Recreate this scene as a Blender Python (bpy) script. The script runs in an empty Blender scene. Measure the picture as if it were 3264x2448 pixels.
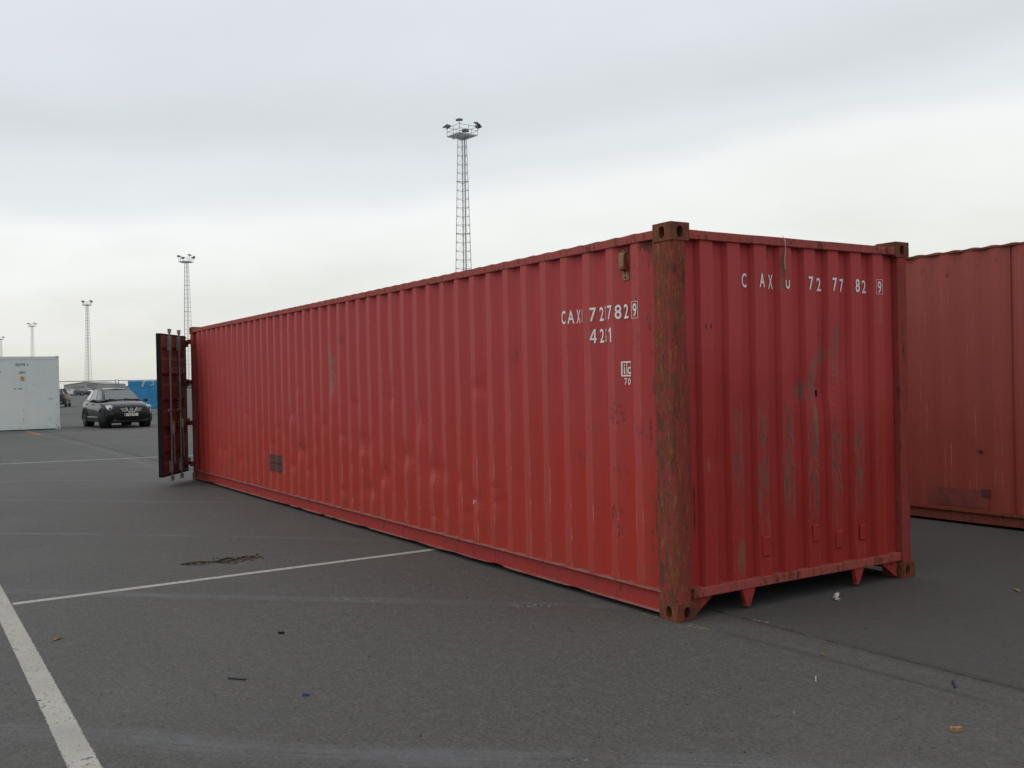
import bpy, bmesh, math, random
from mathutils import Vector, Matrix, noise as mnoise
random.seed(7)
PI = math.pi
sc = bpy.context.scene
COL = sc.collection

# ------------------------------------------------------------------ camera
cam_d = bpy.data.cameras.new('camera')
cam = bpy.data.objects.new('camera', cam_d); COL.objects.link(cam)
YAW, PITCH, ROLL = -0.563158788, -0.00474803, -0.02076295
_f = Vector((math.cos(PITCH)*math.cos(YAW), math.cos(PITCH)*math.sin(YAW), math.sin(PITCH)))
_r = Vector((math.sin(YAW), -math.cos(YAW), 0.0)); _u = _r.cross(_f)
_r2 = _r*math.cos(ROLL) + _u*math.sin(ROLL); _u2 = -_r*math.sin(ROLL) + _u*math.cos(ROLL)
m = Matrix((( _r2.x, _u2.x, -_f.x, -4.7388), (_r2.y, _u2.y, -_f.y, 4.21996), (_r2.z, _u2.z, -_f.z, 1.59398), (0, 0, 0, 1)))
cam.matrix_world = m
cam_d.sensor_width = 36.0
cam_d.lens = 36.0*3103.4/3264.0
cam_d.clip_start = 0.05; cam_d.clip_end = 20000
sc.camera = cam

# ------------------------------------------------------------------ node helper
class X:
    """a socket with arithmetic"""
    def __init__(s, g, sock): s.g = g; s.s = sock
    def _m(s, op, *o):
        return s.g.math(op, s, *o)
    def __add__(s, o): return s._m('ADD', o)
    def __radd__(s, o): return s._m('ADD', o)
    def __sub__(s, o): return s._m('SUBTRACT', o)
    def __rsub__(s, o): return s.g.math('SUBTRACT', o, s)
    def __mul__(s, o): return s._m('MULTIPLY', o)
    def __rmul__(s, o): return s._m('MULTIPLY', o)
    def __truediv__(s, o): return s._m('DIVIDE', o)
    def abs(s): return s._m('ABSOLUTE')
    def mod(s, o): return s._m('FLOORED_MODULO', o)
    def min(s, o): return s._m('MINIMUM', o)
    def max(s, o): return s._m('MAXIMUM', o)
    def gt(s, o): return s._m('GREATER_THAN', o)
    def lt(s, o): return s._m('LESS_THAN', o)
    def step(s, a, b):           # smooth 0..1 between a and b (a may exceed b)
        n = s.g.n('ShaderNodeMapRange'); n.interpolation_type = 'SMOOTHSTEP'
        n.clamp = True
        s.g.put(n.inputs[0], s)
        if a <= b:
            n.inputs[1].default_value = a; n.inputs[2].default_value = b
            n.inputs[3].default_value = 0; n.inputs[4].default_value = 1
        else:
            n.inputs[1].default_value = b; n.inputs[2].default_value = a
            n.inputs[3].default_value = 1; n.inputs[4].default_value = 0
        return X(s.g, n.outputs[0])

class G:
    def __init__(s, tree): s.t = tree; s.t.nodes.clear()
    def n(s, kind): return s.t.nodes.new(kind)
    def put(s, inp, v):
        if isinstance(v, X): s.t.links.new(v.s, inp)
        elif isinstance(v, (tuple, list)) and len(v) == 3 and len(inp.default_value) == 4: inp.default_value = (*v, 1)
        else: inp.default_value = v
    def math(s, op, *a):
        n = s.n('ShaderNodeMath'); n.operation = op
        for i, v in enumerate(a): s.put(n.inputs[i], v)
        return X(s, n.outputs[0])
    def coord(s, kind='Object'):
        n = s.n('ShaderNodeTexCoord'); return X(s, n.outputs[kind])
    def geo(s, k):
        n = s.n('ShaderNodeNewGeometry'); return X(s, n.outputs[k])
    def sep(s, v):
        n = s.n('ShaderNodeSeparateXYZ'); s.put(n.inputs[0], v); return [X(s, o) for o in n.outputs]
    def vec(s, x, y, z):
        n = s.n('ShaderNodeCombineXYZ')
        for i, v in enumerate((x, y, z)): s.put(n.inputs[i], v)
        return X(s, n.outputs[0])
    def vscale(s, v, sc_):
        n = s.n('ShaderNodeVectorMath'); n.operation = 'MULTIPLY'; s.put(n.inputs[0], v); n.inputs[1].default_value = sc_
        return X(s, n.outputs[0])
    def noise(s, v, scale, detail=4, rough=0.55, dist=0.0):
        n = s.n('ShaderNodeTexNoise'); s.put(n.inputs['Vector'], v)
        n.inputs['Scale'].default_value = scale; n.inputs['Detail'].default_value = detail
        n.inputs['Roughness'].default_value = rough; n.inputs['Distortion'].default_value = dist
        return X(s, n.outputs[0])
    def voro(s, v, scale, feature='F1'):
        n = s.n('ShaderNodeTexVoronoi'); n.feature = feature; s.put(n.inputs['Vector'], v); n.inputs['Scale'].default_value = scale
        return X(s, n.outputs['Distance'])
    def mix(s, f, a, b):
        n = s.n('ShaderNodeMix'); n.data_type = 'RGBA'; n.clamp_factor = True
        s.put(n.inputs[0], f); s.put(n.inputs[6], a); s.put(n.inputs[7], b)
        return X(s, n.outputs[2])
    def ramp(s, f, stops, interp='LINEAR'):
        n = s.n('ShaderNodeValToRGB'); s.put(n.inputs[0], f); cr = n.color_ramp; cr.interpolation = interp
        while len(cr.elements) < len(stops): cr.elements.new(0.5)
        for e, (p, c) in zip(cr.elements, stops): e.position = p
        for e, (p, c) in zip(cr.elements, stops): e.color = (*c, 1)
        return X(s, n.outputs[0])
    def bump(s, h, strength, dist):
        n = s.n('ShaderNodeBump'); n.inputs['Strength'].default_value = strength; n.inputs['Distance'].default_value = dist
        s.put(n.inputs['Height'], h); return X(s, n.outputs[0])
    def ell(s, a, b, ca, cb, ra, rb):     # soft ellipse mask
        da = (a-ca)/ra; db = (b-cb)/rb
        return (da*da+db*db).step(1.0, 0.25)
    def out(s, color, rough=0.6, metal=0.0, spec=0.5, normal=None, alpha=None, coat=0.0):
        p = s.n('ShaderNodeBsdfPrincipled'); o = s.n('ShaderNodeOutputMaterial')
        s.put(p.inputs['Base Color'], color); s.put(p.inputs['Roughness'], rough); s.put(p.inputs['Metallic'], metal)
        p.inputs['Specular IOR Level'].default_value = spec
        if coat: p.inputs['Coat Weight'].default_value = coat; p.inputs['Coat Roughness'].default_value = 0.05
        if normal is not None: s.put(p.inputs['Normal'], normal)
        if alpha is not None: s.put(p.inputs['Alpha'], alpha)
        s.t.links.new(p.outputs[0], o.inputs[0])
        return p

def mat(name):
    M_ = bpy.data.materials.new(name); M_.use_nodes = True
    return M_, G(M_.node_tree)

# ------------------------------------------------------------------ world: overcast sky
w = bpy.data.worlds.new('World'); sc.world = w; w.use_nodes = True
SUN_TO = Vector((0.28, 0.80, 1.05)).normalized()
g = G(w.node_tree)
d = g.coord('Generated'); dx, dy, dz = g.sep(d)
sky = g.n('ShaderNodeTexSky'); sky.sky_type = 'NISHITA'; sky.sun_disc = False
sky.sun_elevation = math.asin(SUN_TO.z); sky.sun_rotation = math.atan2(SUN_TO.x, SUN_TO.y)
hh = dx*(-0.534) + dy*(-0.845)                     # sideways across the banks of cloud
plane = g.vec(dx/(dz.max(0.0)+0.22), dy/(dz.max(0.0)+0.22), 0.0)
n1 = g.noise(plane, 0.55, 5, 0.5); n2 = g.noise(plane, 1.7, 6, 0.55)
band = g.noise(g.vscale(d, (2.2, 2.2, 7.0)), 1.0, 4, 0.5)
v = dz - hh*0.07 + (n1-0.5)*0.13 + (n2-0.5)*0.050 + (band-0.5)*0.06
cl = g.ramp(v, [(0.0, (.755, .755, .690)), (0.05, (.800, .805, .750)), (0.10, (.845, .852, .815)), (0.155, (.915, .922, .895)), (0.195, (.930, .940, .928)),
                (0.228, (.800, .838, .855)), (0.275, (.712, .757, .786)), (0.34, (.755, .802, .840)), (0.5, (.785, .835, .875)), (1.0, (.77, .82, .865))], 'EASE')
tone = (g.noise(plane, 1.1, 6, 0.55)-0.5)*0.20 + 1.0
low = g.noise(g.vscale(d, (7.0, 7.0, 20.0)), 1.3, 6, 0.6)
puff = g.noise(g.vscale(d, (6.0, 6.0, 15.0)), 1.0, 5, 0.55, 0.4).step(0.50, 0.66)
tone = tone - (low-0.5)*dz.step(0.22, 0.02)*0.20 + puff*dz.step(0.02, 0.07)*dz.step(0.17, 0.10)*0.045
cl2 = g.vscale(cl, (10.0, 10.0, 10.0))
vm = g.n('ShaderNodeVectorMath'); vm.operation = 'SCALE'; g.put(vm.inputs[0], cl2); g.put(vm.inputs['Scale'], tone)
mixed = g.mix(0.05, X(g, vm.outputs[0]), X(g, sky.outputs[0]))
bg = g.n('ShaderNodeBackground'); bg.inputs['Strength'].default_value = 0.1; g.put(bg.inputs[0], mixed)
wo = g.n('ShaderNodeOutputWorld'); g.t.links.new(bg.outputs[0], wo.inputs[0])
w.cycles.sampling_method = 'MANUAL'; w.cycles.sample_map_resolution = 512

sun_d = bpy.data.lights.new('sun', 'SUN'); sun_d.energy = 0.55; sun_d.angle = math.radians(50); sun_d.color = (1.0, 0.96, 0.90)
sun = bpy.data.objects.new('sun', sun_d); COL.objects.link(sun)
sun.rotation_euler = (-SUN_TO).to_track_quat('-Z', 'Y').to_euler()
sun.location = (0, 0, 60)

vs = sc.view_settings
vs.view_transform = 'Standard'; vs.look = 'None'; vs.gamma = 1.0; vs.exposure = 0.0; vs.use_curve_mapping = False
try: sc.display_settings.display_device = 'sRGB'
except Exception: pass

# ------------------------------------------------------------------ mesh helpers
class MB:
    def __init__(s): s.v = []; s.f = []; s.mi = []; s.cur = 0
    def add(s, vs_, fs):
        o = len(s.v); s.v += [tuple(p) for p in vs_]
        for f in fs: s.f.append([i+o for i in f]); s.mi.append(s.cur)
        return s
    def box(s, x0, x1, y0, y1, z0, z1):
        s.add([(x0,y0,z0),(x1,y0,z0),(x1,y1,z0),(x0,y1,z0),(x0,y0,z1),(x1,y0,z1),(x1,y1,z1),(x0,y1,z1)],
              [(0,3,2,1),(4,5,6,7),(0,1,5,4),(1,2,6,5),(2,3,7,6),(3,0,4,7)]); return s
    def obox(s, c, ax, ay, az):          # oriented box: centre and three half-axis vectors
        c, ax, ay, az = map(Vector, (c, ax, ay, az)); p = []
        for k in (-1, 1):
            for (i, j) in ((-1,-1),(1,-1),(1,1),(-1,1)): p.append(c+ax*i+ay*j+az*k)
        s.add(p, [(0,3,2,1),(4,5,6,7),(0,1,5,4),(1,2,6,5),(2,3,7,6),(3,0,4,7)]); return s
    def bar(s, a, b, w, h=None):         # square bar from a to b
        a, b = Vector(a), Vector(b); h = h or w; t = (b-a); L_ = t.length; t.normalize()
        up = Vector((0,0,1)) if abs(t.z) < 0.95 else Vector((1,0,0))
        e = t.cross(up).normalized(); q = e.cross(t)
        return s.obox((a+b)/2, e*w/2, q*h/2, t*L_/2)
    def tube(s, pts, r, n=8, cap=True):
        pts = [Vector(p) for p in pts]; rings = []
        for i, p in enumerate(pts):
            t = (pts[min(i+1, len(pts)-1)]-pts[max(i-1, 0)]).normalized()
            up = Vector((0,0,1)) if abs(t.z) < 0.9 else Vector((1,0,0))
            e = t.cross(up).normalized(); q = e.cross(t)
            rr = r[i] if isinstance(r, (list, tuple)) else r
            rings.append([p+(e*math.cos(2*PI*k/n)+q*math.sin(2*PI*k/n))*rr for k in range(n)])
        vs_ = [p for R_ in rings for p in R_]; fs = []
        for i in range(len(rings)-1):
            for k in range(n): fs.append((i*n+k, i*n+(k+1)%n, (i+1)*n+(k+1)%n, (i+1)*n+k))
        if cap: fs += [tuple(range(n))[::-1], tuple(range((len(rings)-1)*n, len(rings)*n))]
        s.add(vs_, fs); return s
    def prism(s, poly, fn, a, b, seg=1):  # poly of 2-tuples, fn(u,v,t)->xyz
        n = len(poly); vs_ = []; fs = []
        for k in range(seg+1):
            t = a+(b-a)*k/seg; vs_ += [fn(u, v_, t) for u, v_ in poly]
        for k in range(seg):
            for i in range(n): fs.append((k*n+i, k*n+(i+1)%n, (k+1)*n+(i+1)%n, (k+1)*n+i))
        fs += [tuple(range(n))[::-1], tuple(range(seg*n, seg*n+n))]
        s.add(vs_, fs); return s
    def lathe(s, prof, fn, n=24):         # prof (r, t); fn(cos*r, sin*r, t)
        vs_ = []; fs = []; k = len(prof)
        for i in range(n):
            a = 2*PI*i/n; vs_ += [fn(r*math.cos(a), r*math.sin(a), t) for r, t in prof]
        for i in range(n):
            for j in range(k-1): fs.append((i*k+j, ((i+1)%n)*k+j, ((i+1)%n)*k+j+1, i*k+j+1))
        s.add(vs_, fs); return s
    def build(s, name, mats, parent=None, smooth=False, bevel=0.0, bseg=2, recalc=True, angle=40, subsurf=0, loc=None, rot=None):
        me = bpy.data.meshes.new(name); me.from_pydata(s.v, [], s.f)
        if not isinstance(mats, (list, tuple)): mats = [mats]
        for x in mats: me.materials.append(x)
        for p, i in zip(me.polygons, s.mi): p.material_index = i
        if recalc or bevel:
            b = bmesh.new(); b.from_mesh(me)
            if recalc: bmesh.ops.recalc_face_normals(b, faces=b.faces)
            if bevel:
                es = [e for e in b.edges if len(e.link_faces) == 2 and e.calc_face_angle() > 0.6]
                bmesh.ops.bevel(b, geom=es, offset=bevel, segments=bseg, affect='EDGES', profile=0.6, clamp_overlap=True)
            b.to_mesh(me); b.free()
        if smooth:
            for p in me.polygons: p.use_smooth = True
            if smooth == 'auto': me.set_sharp_from_angle(angle=math.radians(angle))
        o = bpy.data.objects.new(name, me); COL.objects.link(o)
        if parent is not None: o.parent = parent
        if loc: o.location = loc
        if rot: o.rotation_euler = rot
        if subsurf:
            md = o.modifiers.new('subsurf', 'SUBSURF'); md.levels = subsurf; md.render_levels = subsurf
        return o

def thing(name, label, cat, loc=(0,0,0), rz=0.0, group=None):
    o = bpy.data.objects.new(name, None); COL.objects.link(o); o.empty_display_size = 0.2
    o.location = loc; o.rotation_euler = (0, 0, rz); o['label'] = label; o['category'] = cat
    if group: o['group'] = group
    return o
def tag(o, label, cat, group=None):
    o['label'] = label; o['category'] = cat
    if group: o['group'] = group
    return o
def struct(o, label=None):
    o['kind'] = 'structure'
    if label: o['label'] = label
    return o
def lab(o, label): o['label'] = label; return o
def copy_tree(o, parent=None):
    c = o.copy(); COL.objects.link(c)
    if parent is not None: c.parent = parent; c.matrix_parent_inverse = o.matrix_parent_inverse.copy()
    for ch in list(o.children): copy_tree(ch, c)
    return c

def simple(name, col, rough=0.6, metal=0.0, spec=0.5, var=0.0, scale=8.0, coat=0.0):
    M_, g = mat(name)
    c = col
    if var:
        n = g.noise(g.coord('Object'), scale, 5, 0.6)
        c = g.mix(n.step(0.25, 0.75), tuple(x*(1-var) for x in col), tuple(min(1, x*(1+var)) for x in col))
    g.out(c, rough, metal, spec, coat=coat)
    return M_

# ------------------------------------------------------------------ materials: ground
def asphalt_nodes(g):
    c = g.coord('Object'); x, y, z = g.sep(c)
    big = g.noise(c, 0.11, 4, 0.6); mid = g.noise(c, 0.75, 6, 0.65); fine = g.noise(c, 48, 3, 0.75); grit = g.noise(c, 190, 2, 0.6); clump = g.noise(c, 13, 5, 0.7)
    swirl = g.noise(g.vscale(c, (0.25, 0.9, 1.0)), 1.1, 5, 0.55, 1.2)
    col = g.mix(big.step(0.3, 0.7), (.062, .0592, .0540), (.086, .0812, .0735))
    col = g.mix(mid.step(0.40, 0.70)*0.75, col, (.066, .0625, .0575))
    patchy = g.noise(g.vscale(c, (0.5, 0.8, 1.0)), 0.55, 5, 0.6)
    col = g.mix(patchy.step(0.52, 0.66)*0.45, col, (.096, .091, .082))
    col = g.mix(patchy.step(0.44, 0.30)*0.40, col, (.050, .048, .046))
    col = g.mix(swirl.step(0.52, 0.74)*0.35, col, (.060, .0595, .061))
    col = g.mix(clump.step(0.50, 0.72)*0.6, col, (.122, .113, .099))
    col = g.mix(clump.step(0.46, 0.28)*0.65, col, (.038, .0365, .035))
    col = g.mix(fine.step(0.44, 0.72)*0.6, col, (.142, .134, .122))
    col = g.mix(fine.step(0.46, 0.25)*0.65, col, (.030, .029, .028))
    col = g.mix(grit.step(0.60, 0.72)*0.5, col, (.20, .19, .175))
    pits = g.voro(g.vscale(c, (1, 1.3, 1)), 17)
    col = g.mix(pits.step(0.20, 0.10)*clump.step(0.52, 0.42)*0.75, col, (.020, .019, .018))
    spots = g.voro(c, 2.3)
    col = g.mix((spots.step(0.05, 0.03)*mid.step(0.45, 0.6))*0.7, col, (.022, .021, .020))
    col = g.mix((y+(mid-0.5)*0.15).step(-0.42, -0.50)*x.step(30, 4)*0.42, col, (.038, .0372, .0368))  # darker lay beyond the seam, deepened by a painted-in vignette
    tint = g.noise(c, 3.1, 4, 0.6)
    col = g.mix(tint.step(0.52, 0.74)*0.30, col, (.090, .078, .070))
    col = g.mix(tint.step(0.46, 0.28)*0.25, col, (.066, .073, .070))
    t2 = g.noise(c, 15, 4, 0.6)
    col = g.mix(t2.step(0.54, 0.72)*0.35, col, (.098, .074, .066))
    col = g.mix(t2.step(0.46, 0.30)*0.30, col, (.058, .070, .062))
    st = g.noise(c, 0.42, 5, 0.6).step(0.60, 0.78)
    col = g.mix(st*0.28, col, (.112, .086, .064))
    h = fine*0.55+grit*0.3+clump*0.5
    return c, col, mid*0.12+0.74, g.bump(h, 0.45, 0.008)
def make_asphalt():
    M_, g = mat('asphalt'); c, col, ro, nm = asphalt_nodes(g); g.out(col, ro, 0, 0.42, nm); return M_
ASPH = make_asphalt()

# markings and wear are thin sheets that show the same asphalt wherever the paint or rubber is gone
def make_line(col, dark, name, keep=0.5):
    M_, g = mat(name); c, base, ro, nm = asphalt_nodes(g)
    uv = g.coord('UV'); u, vv, _ = g.sep(uv)
    nz = g.noise(c, 26, 6, 0.7); nb = g.noise(c, 2.2, 4, 0.6); st = g.noise(g.vscale(c, (6, 28, 1)), 3.0, 4, 0.7)
    cc = g.mix(nb.step(0.3, 0.75), col, tuple(k*0.78 for k in col))
    cc = g.mix(st.step(0.55, 0.72)*0.6, cc, dark)
    cc = g.mix(g.noise(c, 1.3, 3).step(0.66, 0.76)*0.35, cc, (.42, .27, .15))
    cc = g.mix(g.noise(c, 60, 4, 0.75).step(0.58, 0.72)*0.5, cc, dark)
    edge = (vv-0.5).abs()*2.0 + (nz-0.5)*0.45
    a = edge.step(0.97, 0.86) * (nz+nb*0.35).step(keep, keep+0.10)
    g.out(g.mix(a, base, cc), ro, 0, 0.38, nm)
    return M_
WHITE_LINE = make_line((.43, .408, .362), (.13, .12, .11), 'worn_white_road_paint', 0.50)
FAINT_LINE = make_line((.36, .345, .32), (.13, .12, .115), 'thin_faded_white_paint', 0.54)
YELLOW = make_line((.26, .19, .08), (.10, .085, .06), 'flaked_yellow_paint', 0.66)
CHALK = make_line((.50, .49, .46), (.2, .19, .18), 'white_scrape_on_asphalt', 0.72)

def make_mark(name, col, strength, nscale=1.2, lo=0.30, hi=0.60):
    M_, g = mat(name); c, base, ro, nm = asphalt_nodes(g)
    u, vv, _ = g.sep(g.coord('UV'))
    n = g.noise(c, nscale, 5, 0.6); f = g.noise(c, 40, 3, 0.7)
    a = ((vv-0.5).abs()+(g.noise(c, 4, 4, 0.6)-0.5)*0.25).step(0.42, 0.06) * u.step(0.0, 0.18) * u.step(1.0, 0.82)
    streak = g.noise(g.vec(u*5.0, vv*16.0, 0.3), 1.0, 5, 0.65)
    a = a*n.step(lo, hi)*strength*(f*0.8+0.6)*streak.step(0.28, 0.62)*(g.noise(c, 12, 5, 0.7)*1.4+0.3)
    g.out(g.mix(a, base, col), ro, 0, 0.42, nm)
    return M_
SCUFF = make_mark('pale_tyre_scuff', (.150, .150, .158), 0.52)
SCUFF2 = make_mark('faint_tyre_scuff', (.165, .162, .162), 0.50)
DARK = make_mark('dark_sealed_strip', (.026, .026, .0285), 0.62, 2.0, 0.1, 0.4)
def make_seam():
    M_, g = mat('asphalt_seam'); c, base, ro, nm = asphalt_nodes(g); u, vv, _ = g.sep(g.coord('UV'))
    n = g.noise(c, 5, 5, 0.7); f = g.noise(c, 60, 3, 0.7)
    pit = g.noise(c, 17, 5, 0.75); wander = (vv-0.5+(n-0.5)*0.35).abs()
    a = wander.step(0.16, 0.03)*pit.step(0.44, 0.58)*0.95
    a = a.max(wander.step(0.30, 0.05)*0.38*g.noise(c, 1.6, 4, 0.6).step(0.25, 0.55))
    a = a*(vv-0.5).abs().step(0.49, 0.40)
    g.out(g.mix(a, base, (.016, .015, .014)), ro, 0, 0.3, nm); return M_
SEAM = make_seam()

# ------------------------------------------------------------------ ground
hole = [(4.235,2.12),(4.16,2.09),(4.06,1.98),(4.05,1.90),(4.10,1.86),(4.03,1.80),(3.93,1.74),(3.95,1.66),(4.02,1.58),(4.03,1.50),(4.10,1.40),(4.17,1.385),(4.25,1.43),(4.29,1.50),(4.25,1.58),(4.31,1.66),(4.27,1.74),(4.20,1.78),(4.22,1.86),(4.29,1.92),(4.28,2.02)]
b = bmesh.new()
def ring(bm, pts, z=0.0):
    vs_ = [bm.verts.new((p[0], p[1], z)) for p in pts]
    return vs_, [bm.edges.new((vs_[i], vs_[(i+1) % len(vs_)])) for i in range(len(vs_))]
o1, e1 = ring(b, [(-12,-14),(24,-14),(24,12),(-12,12)])
_, e2 = ring(b, hole)
bmesh.ops.triangle_fill(b, edges=e1+e2, use_beauty=True)
far = [(-4000,-9000),(9000,-9000),(9000,6000),(-4000,6000)]
fv = [b.verts.new((x, y, 0)) for x, y in far]
for i in range(4): b.faces.new((o1[i], o1[(i+1) % 4], fv[(i+1) % 4], fv[i]))
bmesh.ops.recalc_face_normals(b, faces=b.faces)
if sum(f.normal.z for f in b.faces) < 0: bmesh.ops.reverse_faces(b, faces=b.faces)
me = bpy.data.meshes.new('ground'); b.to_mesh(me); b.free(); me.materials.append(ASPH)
ground = bpy.data.objects.new('ground', me); COL.objects.link(ground)
struct(ground, 'worn grey asphalt yard')
# the broken-out pothole in it
M_, g = mat('broken_asphalt'); c = g.coord('Object'); n = g.noise(c, 22, 5, 0.7)
g.out(g.ramp(n, [(0.3, (.018, .016, .014)), (0.48, (.060, .051, .040)), (0.6, (.150, .122, .078)), (0.72, (.26, .21, .13))]), 0.9, 0, 0.2, g.bump(n, 0.8, 0.02))
BROKEN = M_
mb = MB(); cx = sum(p[0] for p in hole)/len(hole); cy = sum(p[1] for p in hole)/len(hole); N = len(hole)
rings = []
for (s_, z_) in ((1.0, 0.0), (0.985, -0.026), (0.82, -0.026), (0.55, -0.020), (0.25, -0.028)):
    rings.append([(cx+(p[0]-cx)*s_+random.uniform(-.01,.01)*(s_ < .95), cy+(p[1]-cy)*s_+random.uniform(-.01,.01)*(s_ < .95), z_+random.uniform(-.008,.018)*(s_ < .95)) for p in hole])
vs_ = [p for R_ in rings for p in R_]+[(cx, cy, -.04)]; fs = []
for k in range(4):
    for i in range(N): fs.append((k*N+i, k*N+(i+1) % N, (k+1)*N+(i+1) % N, (k+1)*N+i))
for i in range(N): fs.append((4*N+i, 4*N+(i+1) % N, 5*N))
mb.add(vs_, fs); po = mb.build('pothole', BROKEN); struct(po, 'ragged pothole with gravel in the asphalt')
b = bmesh.new()
for i in range(30):
    px_, py_ = random.choice(hole); t = random.uniform(0.2, 1.12)
    p = Vector((cx+(px_-cx)*t+random.gauss(0,.03), cy+(py_-cy)*t+random.gauss(0,.03), -0.03 if t < .9 else 0.004))
    r_ = random.uniform(.006, .016)
    v0 = bmesh.ops.create_icosphere(b, subdivisions=1, radius=r_, matrix=Matrix.Translation(p))['verts']
    for q in v0: q.co += Vector((random.uniform(-1,1), random.uniform(-1,1), random.uniform(-1,.5)))*r_*0.35
me = bpy.data.meshes.new('gravel'); b.to_mesh(me); b.free(); me.materials.append(BROKEN)
gr = bpy.data.objects.new('gravel', me); COL.objects.link(gr); gr['kind'] = 'stuff'; gr['label'] = 'loose gravel in and round the pothole'

_strip_n = [0]
def strip(name, pts, width, material, z, label=None, seg=6):
    """a thin painted or scuffed ribbon along a smoothed polyline"""
    _strip_n[0] += 1; z = .00012+z*.12+.000014*_strip_n[0]
    P = []
    n = len(pts)
    for i in range(n-1):
        p0, p1, p2, p3 = (Vector(pts[max(i-1,0)]), Vector(pts[i]), Vector(pts[i+1]), Vector(pts[min(i+2,n-1)]))
        for k in range(seg):
            t = k/seg
            P.append(0.5*((2*p1)+(-p0+p2)*t+(2*p0-5*p1+4*p2-p3)*t*t+(-p0+3*p1-3*p2+p3)*t**3))
    P.append(Vector(pts[-1]))
    L_ = [0]
    for i in range(1, len(P)): L_.append(L_[-1]+(P[i]-P[i-1]).length)
    vs_ = []; uv = []
    for i, p in enumerate(P):
        t = (P[min(i+1, len(P)-1)]-P[max(i-1, 0)]); t = Vector((t.x, t.y)).normalized(); nn = Vector((-t.y, t.x))
        wd = width if not isinstance(width, (tuple, list)) else width[0]+(width[1]-width[0])*L_[i]/L_[-1]
        for s_ in (-.5, .5):
            vs_.append((p.x+nn.x*wd*s_, p.y+nn.y*wd*s_, z)); uv.append((L_[i]/L_[-1], s_+.5))
    fs = [(2*i, 2*i+2, 2*i+3, 2*i+1) for i in range(len(P)-1)]
    me = bpy.data.meshes.new(name); me.from_pydata(vs_, [], fs); me.materials.append(material)
    ul = me.uv_layers.new(name='UVMap')
    for lo in me.loops: ul.data[lo.index].uv = uv[lo.vertex_index]
    if me.polygons[0].normal.z < 0: me.flip_normals()
    o = bpy.data.objects.new(name, me); COL.objects.link(o); struct(o, label)
    return o
# painted bay lines
strip('painted_line', [(-9, 3.575), (-0.3, 3.585), (4.3, 3.60), (16, 3.64)], 0.132, WHITE_LINE, 0.003, 'wide worn white bay line at the left edge of the yard')
strip('painted_line', [(3.385, 3.525), (3.46, -0.05), (3.55, -4.6)], 0.092, WHITE_LINE, 0.004, 'white cross line running under the nearest red container')
strip('painted_line', [(19.0, 3.0), (18.25, -0.8), (17.7, -5)], 0.105, WHITE_LINE, 0.003, 'white cross line beyond the open container door')
strip('painted_line', [(34.6, 6.0), (33.77, 1.2), (32.85, -3.95), (32.3, -8)], 0.10, FAINT_LINE, 0.003, 'faded white cross line in front of the black car')
# old yellow line, blacked-out continuation, construction seam
strip('yellow_paint_flake', [(0.36, -0.01), (0.28, 0.005), (0.16, 0.0)], 0.06, YELLOW, 0.0022, 'flaked yellow paint by the rusty corner post')
strip('yellow_paint_flake', [(-0.045, -0.02), (-0.13, -0.045), (-0.24, -0.055)], 0.08, YELLOW, 0.0022, 'flaked yellow paint in front of the rusty corner casting')
strip('sealed_strip', [(-0.12, -0.065), (-1.09, -0.126), (-1.5, -0.15), (-2.3, -0.19)], 0.105, DARK, 0.001, 'dark sealed strip leading from the container corner')
strip('asphalt_seam', [(-6, -0.60), (-2.0, -0.467), (-1.03, -0.436), (-0.29, -0.427), (4, -0.44), (16.87, -0.469), (27.9, -0.456), (36.2, -0.469), (60, -0.5)], 0.13, SEAM, 0.0016, 'cracked seam in the asphalt', 10)
TAN = make_mark('worn_tan_band', (.150, .138, .118), 0.6, 0.8, 0.1, 0.5)
strip('worn_band', [(12.5, -0.02), (15, -0.03), (22.2, -0.2), (32.8, 0.0), (36, 0.05)], 0.22, TAN, 0.001, 'pale worn band along the asphalt seam')
ORANGE = make_line((.36, .16, .075), (.14, .1, .08), 'orange_paint', 0.55)
strip('orange_paint_flake', [(36.2, 0.10), (34.83, 0.07), (32.6, 0.02)], 0.16, ORANGE, 0.0022, 'short orange paint dash in front of the white container')
# sweeping tyre scuffs
strip('tyre_mark', [(-2.9, 0.2), (-1.64, 1.64), (-0.60, 2.85), (0.0, 3.41), (0.42, 3.85), (0.9, 4.6)], (0.46, 0.34), SCUFF, 0.001, 'broad pale tyre scuff at the bottom of the yard')
strip('tyre_mark', [(0.2, -0.4), (1.02, 0.45), (1.86, 1.32), (2.84, 2.40), (3.45, 3.0), (3.82, 3.38), (4.4, 4.1)], (0.26, 0.30), SCUFF, 0.001, 'pale tyre scuff sweeping past the white cross line')
strip('tyre_mark', [(3.9, -0.2), (4.17, 0.04), (5.72, 1.46), (7.47, 3.29), (9.0, 5.2)], 0.20, SCUFF2, 0.001, 'thin pale scuff beyond the pothole')
strip('tyre_mark', [(7.9, -0.2), (8.2, 0.12), (11.17, 2.99), (13, 5.0)], 0.30, SCUFF2, 0.001, 'thin pale scuff before the open door')
strip('tyre_mark', [(12.3, -0.2), (12.4, 0.5), (13.9, 1.98), (14.3, 2.9), (14.6, 4.2)], 0.40, SCUFF2, 0.001, 'pale scuff beside the open door')
strip('tyre_mark', [(15.2, -0.6), (15.7, 0.0), (16.95, 1.13), (18.3, 3.0)], 0.2, SCUFF2, 0.001, 'faint scuff beyond the open door')
strip('tyre_mark', [(19.0, -0.4), (19.3, 0.1), (21.77, 2.15), (24, 5.0)], 0.26, SCUFF2, 0.001, 'faint scuff across the yard before the white container')
strip('tyre_mark', [(54, 12), (54.6, -3.6), (53.2, -8.4), (52.6, -14)], 0.18, DARK, 0.001, 'dark joint in the asphalt under the fence')
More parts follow.
